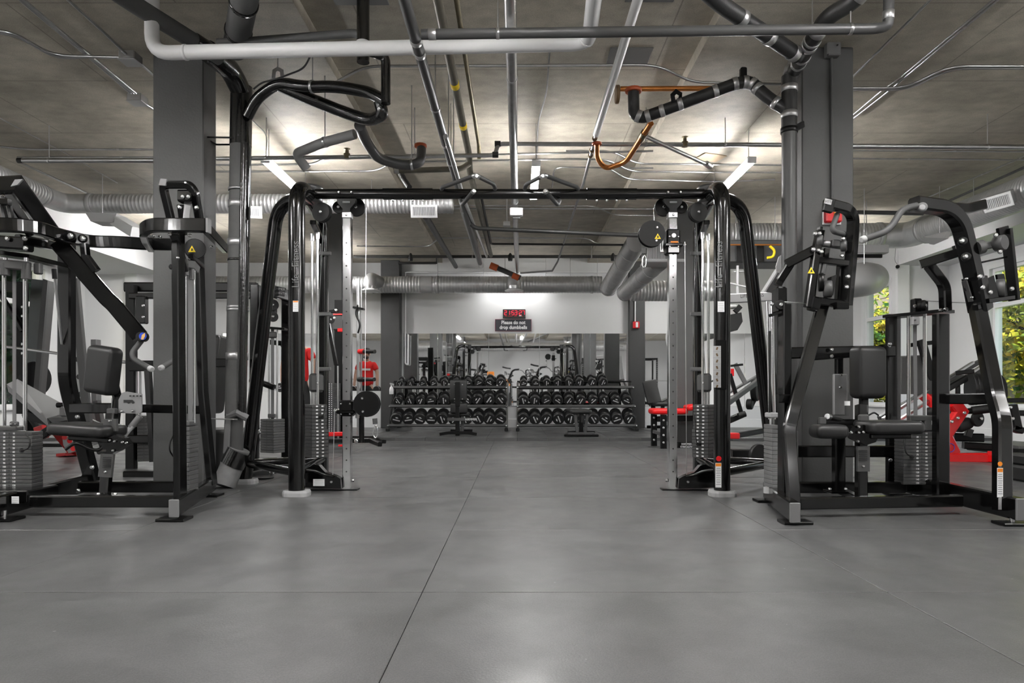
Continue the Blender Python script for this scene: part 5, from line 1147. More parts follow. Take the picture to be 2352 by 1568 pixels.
t = thing('fire_alarm', 'red fire alarm box on the dark column in the back wall', 'fire alarm', P(1461, 746, 14.4))
a = P(1461, 746, 14.39); obj('case', MB().box(a, (.14, .06, .145), bev=.01), M['alarm'], t); obj('strobe_lens', MB().box(a + V((.012, -.033, 0)), (.05, .012, .11), bev=.004), M['white'], t)
obj('conduit_drop', MB().cyl(a + V((-.02, 0, .07)), a + V((-.02, 0, .62)), .014, 8), M['whitepipe'], t)
t = thing('fire_alarm', 'red fire alarm horn on the window-side column behind the press cage', 'fire alarm', P(1913, 497, 5.47))
a = P(1913, 497, 5.468); obj('case', MB().box(a, (.13, .06, .1), bev=.01), M['alarm'], t); obj('strobe_lens', MB().box(a + V((.005, -.033, .0)), (.026, .01, .085), bev=.003), M['orange'], t); obj('back_plate', MB().box(a + V((0, .024, 0)), (.15, .012, .12)), M['white'], t)
for px, py, Y, lab in ((308, 617, 12.7, 'small black dome camera on the white pilaster of the green-window side'), (2062, 613, 12.7, 'small black dome camera on the white pilaster near the narrow window')):
    t = thing('security_camera', lab, 'camera', P(px, py, Y)); c = P(px, py, Y)
    s = -1 if px < 1000 else 1
    obj('mount', MB().disc(c, (0, -1, 0), .05, .03, 18), M['white'], t); obj('lens_ball', MB().disc(c + V((-s * .02, -.03, 0)), (-.5 * s, -1, 0), .035, .05, 18, .01), M['black2'], t)
    obj('cord', MB().sweep(rpath([c + V((0, 0, .04)), c + V((-s * .06, 0, .12)), c + V((-s * .03, 0, .4))], .1), circ(.006, 6), smooth=True), M['lgrey'], t)

# ================================================================== dumbbell racks and dumbbells
TIERS = [('bottom', 13.28, .165, .118, .1), ('middle', 13.46, .535, .105, .09), ('top', 13.66, .905, .08, .078)]
TILT = math.radians(19)
def rack(x0, x1, lab):
    t = thing('dumbbell_rack', lab, 'dumbbell rack', ((x0 + x1) / 2, 13.5, ZT), 'three-tier dumbbell racks')
    for nm, Y, z, r, hl in TIERS:
        for dy, dz, w in ((-.08, -.02, .05), (.2, .115, .05)):
            obj('tray_rail', MB().sweep([(x0, Y + dy, z + dz), (x1, Y + dy, z + dz)], rect(.06, .03)), M['black2'], t)
        obj('tray_lip', MB().box(((x0 + x1) / 2, Y - .115, z + .0), (x1 - x0, .012, .05), RX(-26), bev=.003), M['iron2'], t)
    for x in (x0 + .01, x1 - .01):
        obj('end_upright', MB().sweep([(x, 13.35, ZT + .03), (x, 13.86, 1.0)], rect(.045, .05)), M['steel'] if abs(x) < .5 else M['black2'], t)
        obj('base_leg', MB().sweep([(x, 13.12, ZT + .045), (x, 14.05, ZT + .045)], rect(.05, .05)), M['black2'], t)
        obj('rear_upright', MB().sweep([(x, 14.0, ZT + .05), (x, 13.9, .98)], rect(.04, .04)), M['steel'] if abs(x) < .5 else M['black2'], t)
        obj('rubber_foot', MB().box((x, 13.13, ZT + .03), (.07, .08, .06), bev=.01), M['blackm'], t)
        for nm, Y, z, r, hl in TIERS: bolts(t, [V((x, Y - .13, z - .01))], M['zinc'], .018)
rack(-2.5, -.2, 'black three-tier dumbbell rack beside the spray bottle')
rack(.0, 2.31, 'black three-tier dumbbell rack nearer the red alarm box')
proto = {}
def db_mesh(r, hl, ln):
    key = (r, hl)
    if key in proto: return proto[key]
    pr = [(0, r * .87), (.006, r * .93), (.016, r * .96), (.03, r), (hl * .86, r), (hl, r * .9)]
    h0 = MB().lathe((0, -ln / 2, 0), (0, 1, 0), pr, 22).mesh('head'); h0.materials.append(M['blackm2'])
    h1 = MB().lathe((0, ln / 2, 0), (0, -1, 0), pr, 22).mesh('head'); h1.materials.append(M['blackm2'])
    hd = MB().lathe((0, -ln / 2 + hl, 0), (0, 1, 0), [(0, r * .55), (.012, .02), (.04, .016), ((ln - 2 * hl) / 2, .018), (ln - 2 * hl - .04, .016), (ln - 2 * hl - .012, .02), (ln - 2 * hl, r * .55)], 12).mesh('handle'); hd.materials.append(M['iron2'])
    g = MB(); y = -ln / 2 - .0012
    for k in range(6): g.box((-r * .5 + r * .2 * k, y, -r * .12), (r * .13, .002, r * .2))
    g.lathe((0, y, r * .3), (0, 1, 0), [(0, r * .1), (.0015, r * .12)], 10); g.box((0, y, r * .3), (r * .5, .002, r * .08))
    me = g.mesh('end_print'); me.materials.append(M['wprint'])
    proto[key] = (h0, h1, hd, me); return proto[key]
M['blackm2'] = mat('black_urethane', .014, .32, bump=.05, bscale=200)
ORD = ['first', 'second', 'third', 'fourth', 'fifth', 'sixth', 'seventh', 'eighth', 'ninth', 'tenth']
xs_l = [[911, 937, 964, 991, 1016, 1043, 1071, 1098, 1123, 1149], [914, 941, 966, 990, 1020, 1046, 1072, 1097, 1123, 1150], [918, 943, 970, 995, 1020, 1047, 1074, 1099, 1125, 1150]]
xs_r = [[1202, 1229, 1256, 1283, 1309, 1336, 1364, 1390, 1417, 1446], [1202, 1229, 1255, 1281, 1308, 1334, 1362, 1388, 1415, 1440], [1203, 1230, 1256, 1281, 1307, 1332, 1360, 1386]]
random.seed(11)
for xs, where, grp in ((xs_l, 'from the spray bottle', 'dumbbells on the rack beside the spray bottle'), (xs_r, 'on the rack nearer the red alarm, counting from the gap', 'dumbbells on the rack nearer the alarm')):
    for ti, row in enumerate(xs):
        nm, Y, z, r, hl = TIERS[ti]
        for i, px in enumerate(row):
            rr = r * (1 if ti == 0 else (.86 + .03 * i if ti == 1 and xs is xs_l else (.95 if ti == 1 else (.8 + .035 * i if xs is xs_l else .92 + .03 * i))))
            rr = min(rr, .12); rr = round(rr, 3)
            h0, h1, hd, me = db_mesh(rr, hl, .33 if ti else .36)
            t = thing('dumbbell', f'{ORD[i]} black dumbbell {where}, {nm} tier' if xs is xs_l else f'{ORD[i]} black dumbbell from the gap, {nm} tier of the alarm-side rack', 'dumbbell', (0, 0, 0), grp)
            Yc = Y + .07
            t.location = ((px - CX) * (Y - .07) / F * 1.0, Yc, z + .05 + rr)
            t.rotation_euler = (TILT, 0, random.uniform(-.03, .05))
            for m_, n_ in ((h0, 'head'), (h1, 'head'), (hd, 'handle')):
                o = bpy.data.objects.new(n_, m_); COL.objects.link(o); o.parent = t
            o = bpy.data.objects.new('end_print', me); COL.objects.link(o); o.parent = t; o.rotation_euler = (0, random.uniform(-2.2, 2.2), 0)
t = thing('spray_bottle', 'white spray bottle hanging on the end of the dumbbell rack', 'spray bottle', P(899, 890, 13.2))
b0 = P(899, 905, 13.15)
obj('bottle', MB().lathe(b0, (0, 0, 1), [(0, .036), (.008, .042), (.09, .042), (.13, .03), (.15, .014), (.17, .014)], 16), M['white'], t)
obj('trigger_head', MB().sweep([b0 + V((-.03, 0, .205)), b0 + V((.0, 0, .2)), b0 + V((.05, 0, .185))], rect(.022, .03)), M['lgrey'], t); obj('collar', MB().cyl(b0 + V((0, 0, .165)), b0 + V((0, 0, .195)), .018, 12), M['lgrey'], t); obj('trigger', MB().sweep([b0 + V((.03, 0, .185)), b0 + V((.045, 0, .15))], rect(.01, .012)), M['lgrey'], t)

# ================================================================== benches
Yb = 11.75
t = thing('adjustable_bench', 'black adjustable bench with upright backrest seen from behind before the dumbbell rack', 'bench', Q(1053, Yb, ZT))
obj('backrest', MB().pad(P(1053, 896, Yb), (.29, .07, .37), None, .03), M['vinyl'], t); obj('lower_pad', MB().pad(P(1054, 937, Yb - .02), (.29, .07, .18), None, .03), M['vinyl'], t)
obj('spine', MB().box(P(1051, 905, Yb - .05), (.085, .04, .42), bev=.006), M['black2'], t)
bolts(t, [P(1053 + a, b, Yb - .04) for a in (-9, 9) for b in (883, 916, 938)], M['lgrey'], .011)
obj('seat', MB().pad(P(1055, 951, Yb + .2), (.36, .4, .07), None, .03), M['vinyl'], t)
obj('crossbar', MB().box(P(1061, 963, Yb - .06), (.5, .05, .055), bev=.008), M['iron2'], t); text(t, 'HAMMER', .05, M['wprint'], P(1082, 963, Yb - .088), (1, 0, 0), (0, 0, 1))
obj('upright', MB().sweep([P(1051, 1000, Yb - .02), P(1051, 900, Yb - .02)], rect(.085, .07), up=(1, 0, 0)), M['black2'], t); obj('upright_channel', MB().sweep([P(1062, 994, Yb + .05), P(1062, 955, Yb + .05)], rect(.05, .05), up=(1, 0, 0)), M['iron2'], t)
obj('foot_bar', MB().sweep(rpath([Q(1010, Yb - .06, ZT + .03), Q(1030, Yb - .06, ZT + .055), Q(1075, Yb - .06, ZT + .055), Q(1095, Yb - .06, ZT + .03)], .06), rect(.06, .05)), M['black2'], t)
obj('foot_bar', MB().sweep([Q(1053, Yb - .05, ZT + .05), Q(1060, Yb + .95, ZT + .05)], rect(.06, .06)), M['black2'], t); obj('foot_bar', MB().sweep([Q(1035, Yb + .95, ZT + .035), Q(1085, Yb + .95, ZT + .035)], rect(.06, .05)), M['black2'], t)
Yb = 11.55
t = thing('flat_bench', 'black flat bench seen end-on before the rack nearer the alarm', 'bench', Q(1335, Yb, ZT))
obj('pad', MB().pad(P(1335, 945.5, Yb) + V((0, .55, 0)), (.37, 1.15, .07), None, .028), M['vinyl'], t)
for s in (-1, 1): obj('leg', MB().sweep([P(1335 + s * 8, 1000, Yb + .05), P(1335 + s * 14, 951, Yb + .05)], rect(.05, .04), up=(0, 1, 0)), M['iron2'], t)
obj('rear_leg', MB().sweep([Q(1335, Yb + .95, ZT + .03), Q(1335, Yb + .95, .42)], rect(.08, .06), up=(0, 1, 0)), M['black2'], t)
obj('handle_roll', MB().cyl(P(1338, 955, Yb), P(1338, 970, Yb), .038, 14), M['blackm'], t); obj('spine', MB().sweep([Q(1335, Yb, .4), Q(1335, Yb + 1.05, .4)], rect(.07, .06)), M['black2'], t)
obj('base_box', MB().box(P(1335, 998, Yb), (.46, .08, .08), bev=.008), M['iron2'], t); obj('foot_bar', MB().box(Q(1335, Yb - .03, ZT + .02), (.58, .1, .035), bev=.008), M['black2'], t)
bolts(t, [P(1335 + a, 1000, Yb - .05) for a in (-22, 22)], M['zinc'], .025); obj('foot_bar', MB().box(Q(1335, Yb + .95, ZT + .02), (.5, .1, .035), bev=.008), M['black2'], t)
# ================================================================== second column machine behind the grey column (green-window side)
def frame(root, specs):
    for nm, pts, w, h, m in specs: bar(root, nm, [P(*a) for a in pts], w, h, M[m], (1, 0, 0) if abs(pts[0][0] - pts[-1][0]) < abs(pts[0][1] - pts[-1][1]) else (0, 0, 1))
t = thing('row_machine', 'black selector machine with two stacks standing behind the grey column and drain stack', 'gym machine', Q(450, 7.0, 0))
frame(t, [('top_beam', [(290, 660, 7.2), (590, 660, 7.2)], .1, .1, 'black2'), ('top_beam', [(300, 680, 7.0), (596, 680, 7.0)], .07, .06, 'black'),
          ('upright', [(302, 1085, 7.1), (302, 655, 7.1)], .07, .1, 'black2'), ('upright', [(583, 1088, 6.9), (587, 655, 6.9)], .07, .09, 'black'),
          ('side_beam', [(612, 664, 6.3), (668, 682, 7.0)], .06, .11, 'black'), ('upright', [(658, 1060, 7.0), (658, 680, 7.0)], .07, .09, 'black'),
          ('mid_bar', [(495, 833, 6.8), (566, 833, 6.8)], .06, .085, 'black2'), ('mid_bar', [(300, 840, 7.0), (352, 840, 7.0)], .06, .11, 'black2'), ('mid_bar', [(300, 1008, 7.0), (352, 1008, 7.0)], .06, .085, 'black'),
          ('base_beam', [(288, 1090, 6.4), (462, 1092, 6.4)], .08, .075, 'black2'), ('base_beam', [(490, 1080, 6.6), (610, 1082, 6.6)], .08, .08, 'black'), ('base_beam', [(570, 1098, 6.25), (668, 1076, 7.0)], .07, .1, 'black2'),
          ('lean_bar', [(340, 850, 6.9), (352, 1060, 6.9)], .06, .06, 'black')])
sg = obj('brand_plate', MB().box(P(639, 668, 6.55), (.13, .012, .085), RZ(20) @ RY(10)), M['iron2'], t)
for k, w in enumerate(('HAMMER', 'STRENGTH')): text(sg, w, .03, M['wprint'], P(639, 663 + 9 * k, 6.535), (.98, .2, -.12), (0, 0, 1), sx=1.05)
c = Q(626, 6.7, 0); stack(t, c, .2, .53, .19, .14, 13, rotz=-30)
for dx in (-.035, .045): obj('guide_rod', MB().cyl((c.x + dx, c.y, .53), (c.x + dx, c.y, 1.42), .01, 10), M['steel'], t)
obj('belt', MB().box((c.x + .0, c.y, .98), (.03, .006, .9)), M['greyp'], t); obj('belt_clamp', MB().box((c.x, c.y - .02, .56), (.07, .04, .04), bev=.006), M['stack'], t)
obj('rod_yoke', MB().box(P(622, 769, 6.7), (.13, .06, .06), bev=.01), M['stack'], t); obj('pulley_carrier', MB().box(P(627, 712, 6.8), (.07, .06, .2), bev=.01), M['black2'], t)
pulley(t, P(627, 700, 6.7), (.3, -1, 0), .055); pulley(t, P(627, 727, 6.7), (.3, -1, 0), .05)
frame(t, [('cross_plate', [(608, 752, 6.7), (657, 756, 6.7)], .1, .02, 'black2')])
c = Q(332, 7.1, 0); stack(t, c, .08, .55, .12, .2, 14, rotz=25, holes=True)
bx = obj('pulley_bracket', MB().box(P(326, 712, 6.9), (.1, .08, .28), bev=.01), M['black'], t); bolts(bx, [P(329, 702, 6.85), P(329, 728, 6.85)], M['zinc'], .016)
for px in (312, 322): obj('guide_rod', MB().cyl(P(px, 830, 7.1), P(px, 980, 7.1), .012, 10), M['steel'], t)
obj('back_pad', MB().pad(P(498, 860, 7.4), (.12, .3, .85), RY(6), .05), M['vinyl'], t)
obj('levelling_foot', MB().disc(Q(600, 6.25, .01), (0, 0, 1), .11, .016, 18), M['black2'], t); bolts(t, [P(595, 992, 6.6), P(624, 1086, 6.4)], M['zinc'], .025)
obj('hand_lever', MB().sweep(rpath([P(575, 872, 6.5), P(600, 878, 6.5), P(630, 890, 6.5)], .1), circ(.03, 12), smooth=True), M['black2'], t)
# ================================================================== barbell rack, incline bench, tall padded machine, far side
t = thing('incline_bench', 'pale-topped incline bench with a red leg on the green-window side', 'bench', Q(120, 8.2, 0))
d = P(108, 962, 7.4) - P(15, 885, 7.9)
obj('back_pad', MB().plate([P(15, 882, 8.0), P(40, 870, 8.4), P(158, 935, 8.0), P(112, 966, 7.5)], .09, (.0, .3, -1)), mat('grey_vinyl', .22, .4), t)
obj('seat_pad', MB().plate([P(108, 960, 7.5), P(122, 972, 7.5), P(180, 958, 7.8), P(165, 945, 7.9)], .08, (0, .3, -1)), M['vinyl'], t)
frame(t, [('frame_arm', [(60, 950, 7.9), (128, 972, 7.8)], .08, .1, 'black2'), ('adjust_bar', [(95, 1000, 8.0), (130, 978, 8.0)], .06, .1, 'black2'), ('leg', [(120, 975, 8.0), (172, 1040, 8.5)], .08, .12, 'red'), ('red_bracket', [(86, 996, 8.1), (104, 990, 8.1)], .08, .16, 'red'), ('base_bar', [(158, 1043, 8.6), (180, 1041, 8.5)], .3, .04, 'red'), ('floor_bar', [(85, 1022, 9.2), (190, 1022, 9.2)], .06, .05, 'black')])
pl = obj('leg_plate', MB().plate([P(145, 1000, 7.95), P(165, 1003, 7.95), P(178, 1036, 8.05), P(160, 1040, 8.05), P(148, 1022, 8.0)], .02, (0, -1, 0)), M['lgrey'], t)
for a, b in ((148, 1004), (160, 1012), (168, 1030)): obj('plate_badge', MB().disc(P(a, b, 7.92), (0, -1, 0), .03, .003, 14), M['alarm'], pl)
obj('hook', MB().sweep(rpath([P(110, 995, 7.8), P(122, 985, 7.8), P(126, 975, 7.8)], .05), circ(.03, 10), smooth=True), M['black2'], t)
t = thing('press_machine', 'tall machine with a long dark padded panel before the green window', 'gym machine', Q(80, 8.6, 0))
obj('panel', MB().plate([P(72, 640, 9.50), P(114, 645, 9.40), P(86, 960, 9.30), P(50, 955, 9.40)], .12, (0, 1, 0)), M['iron2'], t)
obj('panel_edge', MB().plate([P(103, 641, 9.35), P(114, 645, 9.35), P(88, 960, 9.25), P(76, 958, 9.25)], .04, (0, -1, 0)), M['column2'], t)
frame(t, [('side_frame', [(52, 650, 9.20), (45, 950, 9.20)], .06, .14, 'black2'), ('top_bar', [(-40, 655, 9.50), (58, 660, 9.30)], .08, .14, 'black2'), ('brace', [(-20, 640, 9.10), (52, 760, 9.10)], .06, .05, 'black'), ('base_bar', [(-60, 1015, 9.60), (90, 1010, 9.80)], .1, .1, 'black2'), ('front_leg', [(70, 950, 9.30), (75, 1015, 9.50)], .08, .12, 'black2')])
bolts(t, [P(52, b, 9.12) for b in (705, 726, 757, 790, 811)], M['zinc'], .024)
obj('weight_disc', MB().disc(P(80, 870, 9.40), (1, -.25, 0), .24, .06, 26, .01), M['blackm'], t); obj('lower_roll', MB().cyl(P(76, 960, 9.20), P(92, 985, 9.20), .06, 16), M['blackm'], t)
t = thing('barbell_rack', 'grey slanted barbell rack with slotted uprights behind the padded backrest', 'rack', Q(220, 7.8, 0))
frame(t, [('slotted_upright', [(172, 640, 7.6), (206, 1020, 7.6)], .05, .09, 'iron2'), ('upright', [(220, 780, 8.6), (222, 1010, 8.6)], .1, .08, 'greyp'), ('foot', [(222, 920, 8.4), (236, 1000, 8.4)], .07, .08, 'iron2'), ('brace', [(205, 965, 8.0), (250, 985, 8.0)], .05, .05, 'iron2'), ('base_bar', [(190, 1022, 7.6), (260, 1000, 9.0)], .07, .07, 'iron2')])
sw = obj('hook_rail', MB().plate([P(164, 700, 7.65), P(172, 700, 7.65), P(196, 960, 7.65), P(184, 960, 7.65)], .01, (0, -1, 0)), M['lgrey'], t)
for k in range(5): obj('rail_slot', MB().disc(P(172 + 3.2 * k, 745 + 40 * k, 7.635), (0, -1, 0), .03, .004, 12), M['ink'], sw)
sticker(sw, P(179, 793, 7.62), .03, .08, top=False, lines=4)
obj('safety_catch', MB().box(P(150, 945, 7.6), (.09, .1, .12), bev=.02), M['greyp'], t); obj('catch_pin', MB().cyl(P(132, 930, 7.6), P(150, 930, 7.6), .03, 10), M['black2'], t)
t = thing('barbell', 'long steel barbell resting across the slanted rack', 'barbell', P(170, 812, 7.7))
obj('bar_shaft', MB().cyl(P(14, 796, 7.9), P(300, 833, 7.7), .016, 12), M['steel'], t)
for a, b in ((186, 216),): obj('sleeve', MB().cyl(P(a, 814, 7.68), P(b, 817, 7.66), .025, 12), M['steel'], t)
t = thing('barbell', 'second steel barbell lower on the slanted rack', 'barbell', P(200, 825, 7.7)); obj('bar_shaft', MB().cyl(P(184, 824, 7.8), P(300, 832, 7.8), .02, 12), M['steel'], t); obj('sleeve', MB().cyl(P(184, 824, 7.8), P(206, 825.5, 7.8), .026, 12), M['steel'], t)

# ================================================================== red and black cable rack behind the low-pulley tower
t = thing('power_rack', 'black half rack with red crossbars and dip handles behind the low-pulley tower', 'rack', Q(790, 9.2, 0))
frame(t, [('upright', [(783, 1015, 9.6), (783, 690, 9.6)], .12, .16, 'black2'), ('red_crossbar', [(752, 997, 9.0), (808, 996, 9.0)], .05, .055, 'red'), ('red_top_bar', [(766, 722, 9.5), (790, 722, 9.5)], .05, .02, 'red'), ('red_block', [(776, 758, 9.4), (792, 758, 9.4)], .05, .05, 'red'),
          ('grey_header', [(768, 742, 9.5), (790, 742, 9.5)], .1, .2, 'iron2'), ('foot_rail', [(748, 1012, 8.9), (850, 1011, 8.9), (873, 1020, 8.7)], .06, .06, 'black2'), ('foot_rail', [(790, 1005, 9.4), (862, 1005, 9.4), (882, 1014, 9.1)], .06, .05, 'black2'),
          ('steel_post', [(823, 1000, 9.0), (822, 640, 9.0)], .035, .035, 'steel'), ('steel_post', [(830, 900, 9.1), (829, 660, 9.1)], .02, .02, 'steel'), ('shelf_plate', [(812, 706, 9.0), (836, 710, 9.0)], .1, .025, 'black2'), ('rack_link', [(755, 742, 9.0), (772, 838, 9.0)], .05, .05, 'black'),
          ('cable_post', [(776, 840, 9.0), (777, 1015, 9.0)], .02, .02, 'steel'), ('red_stop', [(778, 1023, 8.8), (788, 1023, 8.8)], .05, .025, 'red')])
bolts(t, [P(818, 1013, 8.85)], M['zinc'], .03)
for k, (px, py, cb) in enumerate(((835, 807, 'red'), (834, 871, 'blackm'))):
    h = obj('dip_handle', MB().cyl(P(px - 8, py, 9.0), P(px + 26, py, 8.8), .026, 14), M['blackm'], t); obj('handle_collar', MB().cyl(P(px - 10, py, 9.0), P(px + 1, py, 8.95), .034, 14), M[cb], h)
obj('coiled_cord', MB().sweep(rpath([P(822, 700, 8.95), P(816, 720, 8.95), P(828, 745, 8.95), P(822, 765, 8.95)], .06), circ(.012, 8), smooth=True), M['black2'], t)
c = Q(766, 9.35, 0); stack(t, c, .2, .92, .12, .16, 26, rotz=-20, holes=False, m='column2')
nm = MB()
for k in range(26):
    for q in (-.018, .022): nm.box(c + V((q - .02, -.085, .214 + .0277 * k)), (.018, .002, .012))
obj('plate_number_labels', nm, M['wprint'], t)
frame(t, [('pulley_arm', [(748, 718, 8.8), (778, 712, 8.8)], .06, .035, 'black2')]); pulley(t, P(760, 734, 8.8), (.3, -1, 0), .05); bolts(t, [P(768, 730, 8.75), P(772, 712, 8.75)], M['zinc'], .02)
# ================================================================== red-padded bench behind the high-pulley tower
t = thing('padded_bench', 'red-padded black bench machine behind the high-pulley tower', 'bench', Q(1540, 10.0, 0))
obj('seat', MB().pad(P(1534, 944, 10.0), (.52, .42, .085), None, .035), M['redv'], t); obj('front_pad', MB().pad(P(1598, 934, 9.9), (.3, .35, .085), RY(-6), .035), M['redv'], t)
for px, y0, y1, Y in ((1502, 1024, 952, 10.0), (1524, 1030, 952, 9.65)):
    l = obj('leg', MB().sweep([P(px, y0, Y), P(px, y1, Y)], rect(.085, .06), up=(0, 1, 0)), M['black2'], t); obj('leg_foot', MB().box(P(px - 2, y0 + 1, Y), (.17, .14, .016), bev=.004), M['iron2'], t)
    bolts(l, [P(px, y0 - 14 - 17 * k, Y - .035) for k in range(4)], M['lgrey'], .016)
frame(t, [('leg_brace', [(1500, 990, 10.0), (1524, 998, 9.7)], .04, .05, 'iron2'), ('frame_bar', [(1505, 962, 10.0), (1596, 960, 10.0)], .06, .08, 'black2'), ('base_bar', [(1548, 1022, 9.8), (1600, 1024, 9.8)], .06, .11, 'black2')])
obj('shroud', MB().box(P(1572, 992, 10.2), (.34, .05, .33), bev=.01), M['column'], t)
nb = obj('brand_plate', MB().box(P(1577, 1023, 9.74), (.16, .012, .08)), M['ink'], t)
for k, w in enumerate(('HAMMER', 'STRENGTH')): text(nb, w, .036, M['wprint'], P(1577, 1019.5 + 6.5 * k, 9.73), (1, 0, 0), (0, 0, 1))
# reclined bench at the mirrors
t = thing('incline_bench', 'black upright bench by the far mirrors next to the chrome upright', 'bench', Q(1508, 13.6, ZT))
obj('backrest', MB().pad(P(1497, 900, 13.7), (.28, .07, .5), RX(-18) @ RY(-10), .03), M['vinyl'], t); obj('seat', MB().pad(P(1520, 928, 13.5), (.34, .4, .07), None, .03), M['vinyl'], t)
frame(t, [('post', [(1500, 985, 13.7), (1500, 930, 13.7)], .08, .08, 'black2'), ('post', [(1522, 984, 13.4), (1522, 930, 13.4)], .07, .07, 'black2'), ('base_bar', [(1488, 980, 13.7), (1534, 980, 13.4)], .08, .06, 'black2')])
# ================================================================== grey lat machine and sled press beyond the crossover, window side
t = thing('lever_machine', 'grey and black lever machine with a slanted overhead beam behind the crossover', 'gym machine', Q(1740, 8.4, 0))
frame(t, [('cross_beam', [(1672, 686, 8.0), (1790, 680, 8.2)], .08, .11, 'lgrey'), ('slanted_beam', [(1760, 680, 8.2), (1795, 625, 8.0)], .09, .15, 'greyp'), ('rear_post', [(1785, 1010, 8.6), (1778, 690, 8.3)], .09, .12, 'lgrey'), ('drop_bracket', [(1700, 703, 7.9), (1688, 716, 7.9)], .05, .06, 'black2'),
          ('rack_post', [(1694, 690, 9.2), (1694, 610, 9.2)], .03, .03, 'lgrey'), ('rack_rail', [(1676, 650, 9.0), (1734, 664, 9.0)], .03, .02, 'lgrey'), ('rack_rail', [(1684, 624, 9.3), (1724, 622, 9.3)], .03, .02, 'lgrey'),
          ('base_bar', [(1680, 1042, 8.2), (1770, 1042, 8.2)], .1, .11, 'black2'), ('base_bar', [(1674, 1060, 7.6), (1765, 1064, 7.6)], .07, .06, 'black')])
obj('end_plate', MB().plate([P(1788, 590, 7.95), P(1795, 585, 7.95), P(1796, 622, 7.95), P(1782, 624, 7.95), P(1781, 612, 7.95)], .02, (0, -1, 0)), M['greyp'], t)
obj('roller_pad', MB().plate([P(1678, 722, 7.9), P(1703, 717, 7.9), P(1706, 738, 7.9), P(1694, 758, 7.9), P(1678, 760, 7.9), P(1668, 748, 7.9)], .3, (0, 1, 0)), M['vinyl'], t); obj('handle_stub', MB().cyl(P(1672, 705, 7.9), P(1690, 704, 7.9), .025, 10), M['steel'], t)
text(t, 'LIFE', .06, M['ink'], P(1709, 680, 7.94), (1, .05, .1), (0, 0, 1), sx=.85); text(t, 'FITNESS', .06, M['ink'], P(1737, 679, 7.97), (1, .05, .1), (0, 0, 1), sx=.85)
obj('weight_disc', MB().disc(P(1742, 1044, 7.7), (.4, -1, 0), .12, .05, 24), M['blackm'], t); obj('red_block', MB().box(P(1680, 1000, 8.8), (.16, .2, .075), bev=.01), M['red'], t)
t = thing('sled_press', 'black slanted sled press machine with rails beyond the crossover', 'gym machine', Q(1720, 9.4, 0))
frame(t, [('sled_rail', [(1668, 928, 9.0), (1762, 860, 9.6)], .06, .07, 'iron2'), ('sled_rail', [(1668, 915, 9.4), (1762, 872, 9.6)], .05, .03, 'steel'), ('sled_rail', [(1668, 905, 9.6), (1762, 850, 10)], .05, .03, 'greyp'), ('push_arm', [(1676, 858, 9.2), (1702, 946, 9.2)], .05, .05, 'black2'), ('foot_bar', [(1668, 968, 9.1), (1705, 952, 9.1)], .07, .08, 'black2'),
          ('seat_frame', [(1688, 835, 9.5), (1712, 880, 9.5)], .04, .06, 'greyp'), ('grip_bar', [(1678, 840, 9.4), (1706, 837, 9.4)], .03, .03, 'black2'), ('side_leg', [(1752, 880, 9.7), (1726, 930, 9.7)], .06, .06, 'black2'), ('base_bar', [(1690, 1000, 9.4), (1775, 985, 10.2)], .07, .07, 'black2'), ('rear_leg', [(1762, 862, 9.7), (1772, 985, 10.2)], .07, .08, 'black2')])
for px, py, r in ((1735, 895, .16), (1722, 928, .075)): obj('weight_disc', MB().disc(P(px, py, 9.6), (.8, -.5, 0), r, .08, 26, .01), M['blackm'], t)
obj('foot_roll', MB().cyl(P(1696, 955, 9.0), P(1712, 950, 9.0), .04, 14), M['blackm'], t); obj('red_tag', MB().box(P(1682, 855, 9.2), (.04, .02, .1)), M['red'], t)
# ================================================================== red plate-loaded press by the window
t = thing('leg_press', 'red and black plate-loaded leg press machine by the wide window', 'gym machine', Q(2230, 7.9, 0))
frame(t, [('base_bar', [(2170, 1051, 7.85), (2290, 1051, 7.75)], .1, .11, 'red'), ('base_bar', [(2285, 1050, 7.75), (2400, 1050, 7.75)], .1, .085, 'red'), ('base_post', [(2280, 1060, 7.7), (2280, 1036, 7.7)], .09, .07, 'red'),
          ('upright', [(2190, 1042, 7.85), (2170, 1000, 7.85), (2206, 945, 7.85), (2190, 925, 7.85)], .1, .13, 'red'), ('red_cross', [(2120, 989, 8.2), (2176, 992, 8.0)], .08, .09, 'red'), ('upper_frame', [(2120, 905, 8.3), (2176, 950, 8.0)], .1, .12, 'red'),
          ('sled_rail', [(2020, 960, 8.2), (2265, 822, 8.8)], .06, .05, 'iron2'), ('sled_rail', [(2028, 962, 8.0), (2235, 832, 8.5)], .04, .03, 'steel'), ('sled_rail', [(2060, 968, 8.0), (2252, 842, 8.5)], .04, .03, 'steel'), ('sled_rail', [(2150, 905, 8.0), (2215, 868, 8.2)], .08, .08, 'black2'),
          ('sled_post', [(2115, 780, 8.3), (2146, 890, 8.3)], .06, .1, 'black2'), ('cross_tube', [(2085, 793, 8.4), (2155, 785, 8.4)], .05, .05, 'black2'), ('rear_strut', [(2245, 850, 8.5), (2262, 875, 8.4)], .05, .12, 'iron2'),
          ('push_bar', [(2195, 857, 7.9), (2238, 852, 7.8)], .05, .05, 'black2'), ('lower_bar', [(2190, 1003, 8.3), (2258, 1005, 8.2)], .1, .1, 'black2'), ('lower_leg', [(2228, 985, 8.2), (2222, 1002, 8.2)], .05, .08, 'iron2'), ('base_block', [(2212, 1022, 8.1), (2280, 1026, 8.0)], .12, .08, 'black2')])
obj('foot_plate', MB().plate([P(2072, 820, 8.4), P(2122, 818, 8.4), P(2144, 845, 8.4), P(2150, 905, 8.2), P(2070, 905, 8.2)], .06, (0, 1, .3)), M['column2'], t)
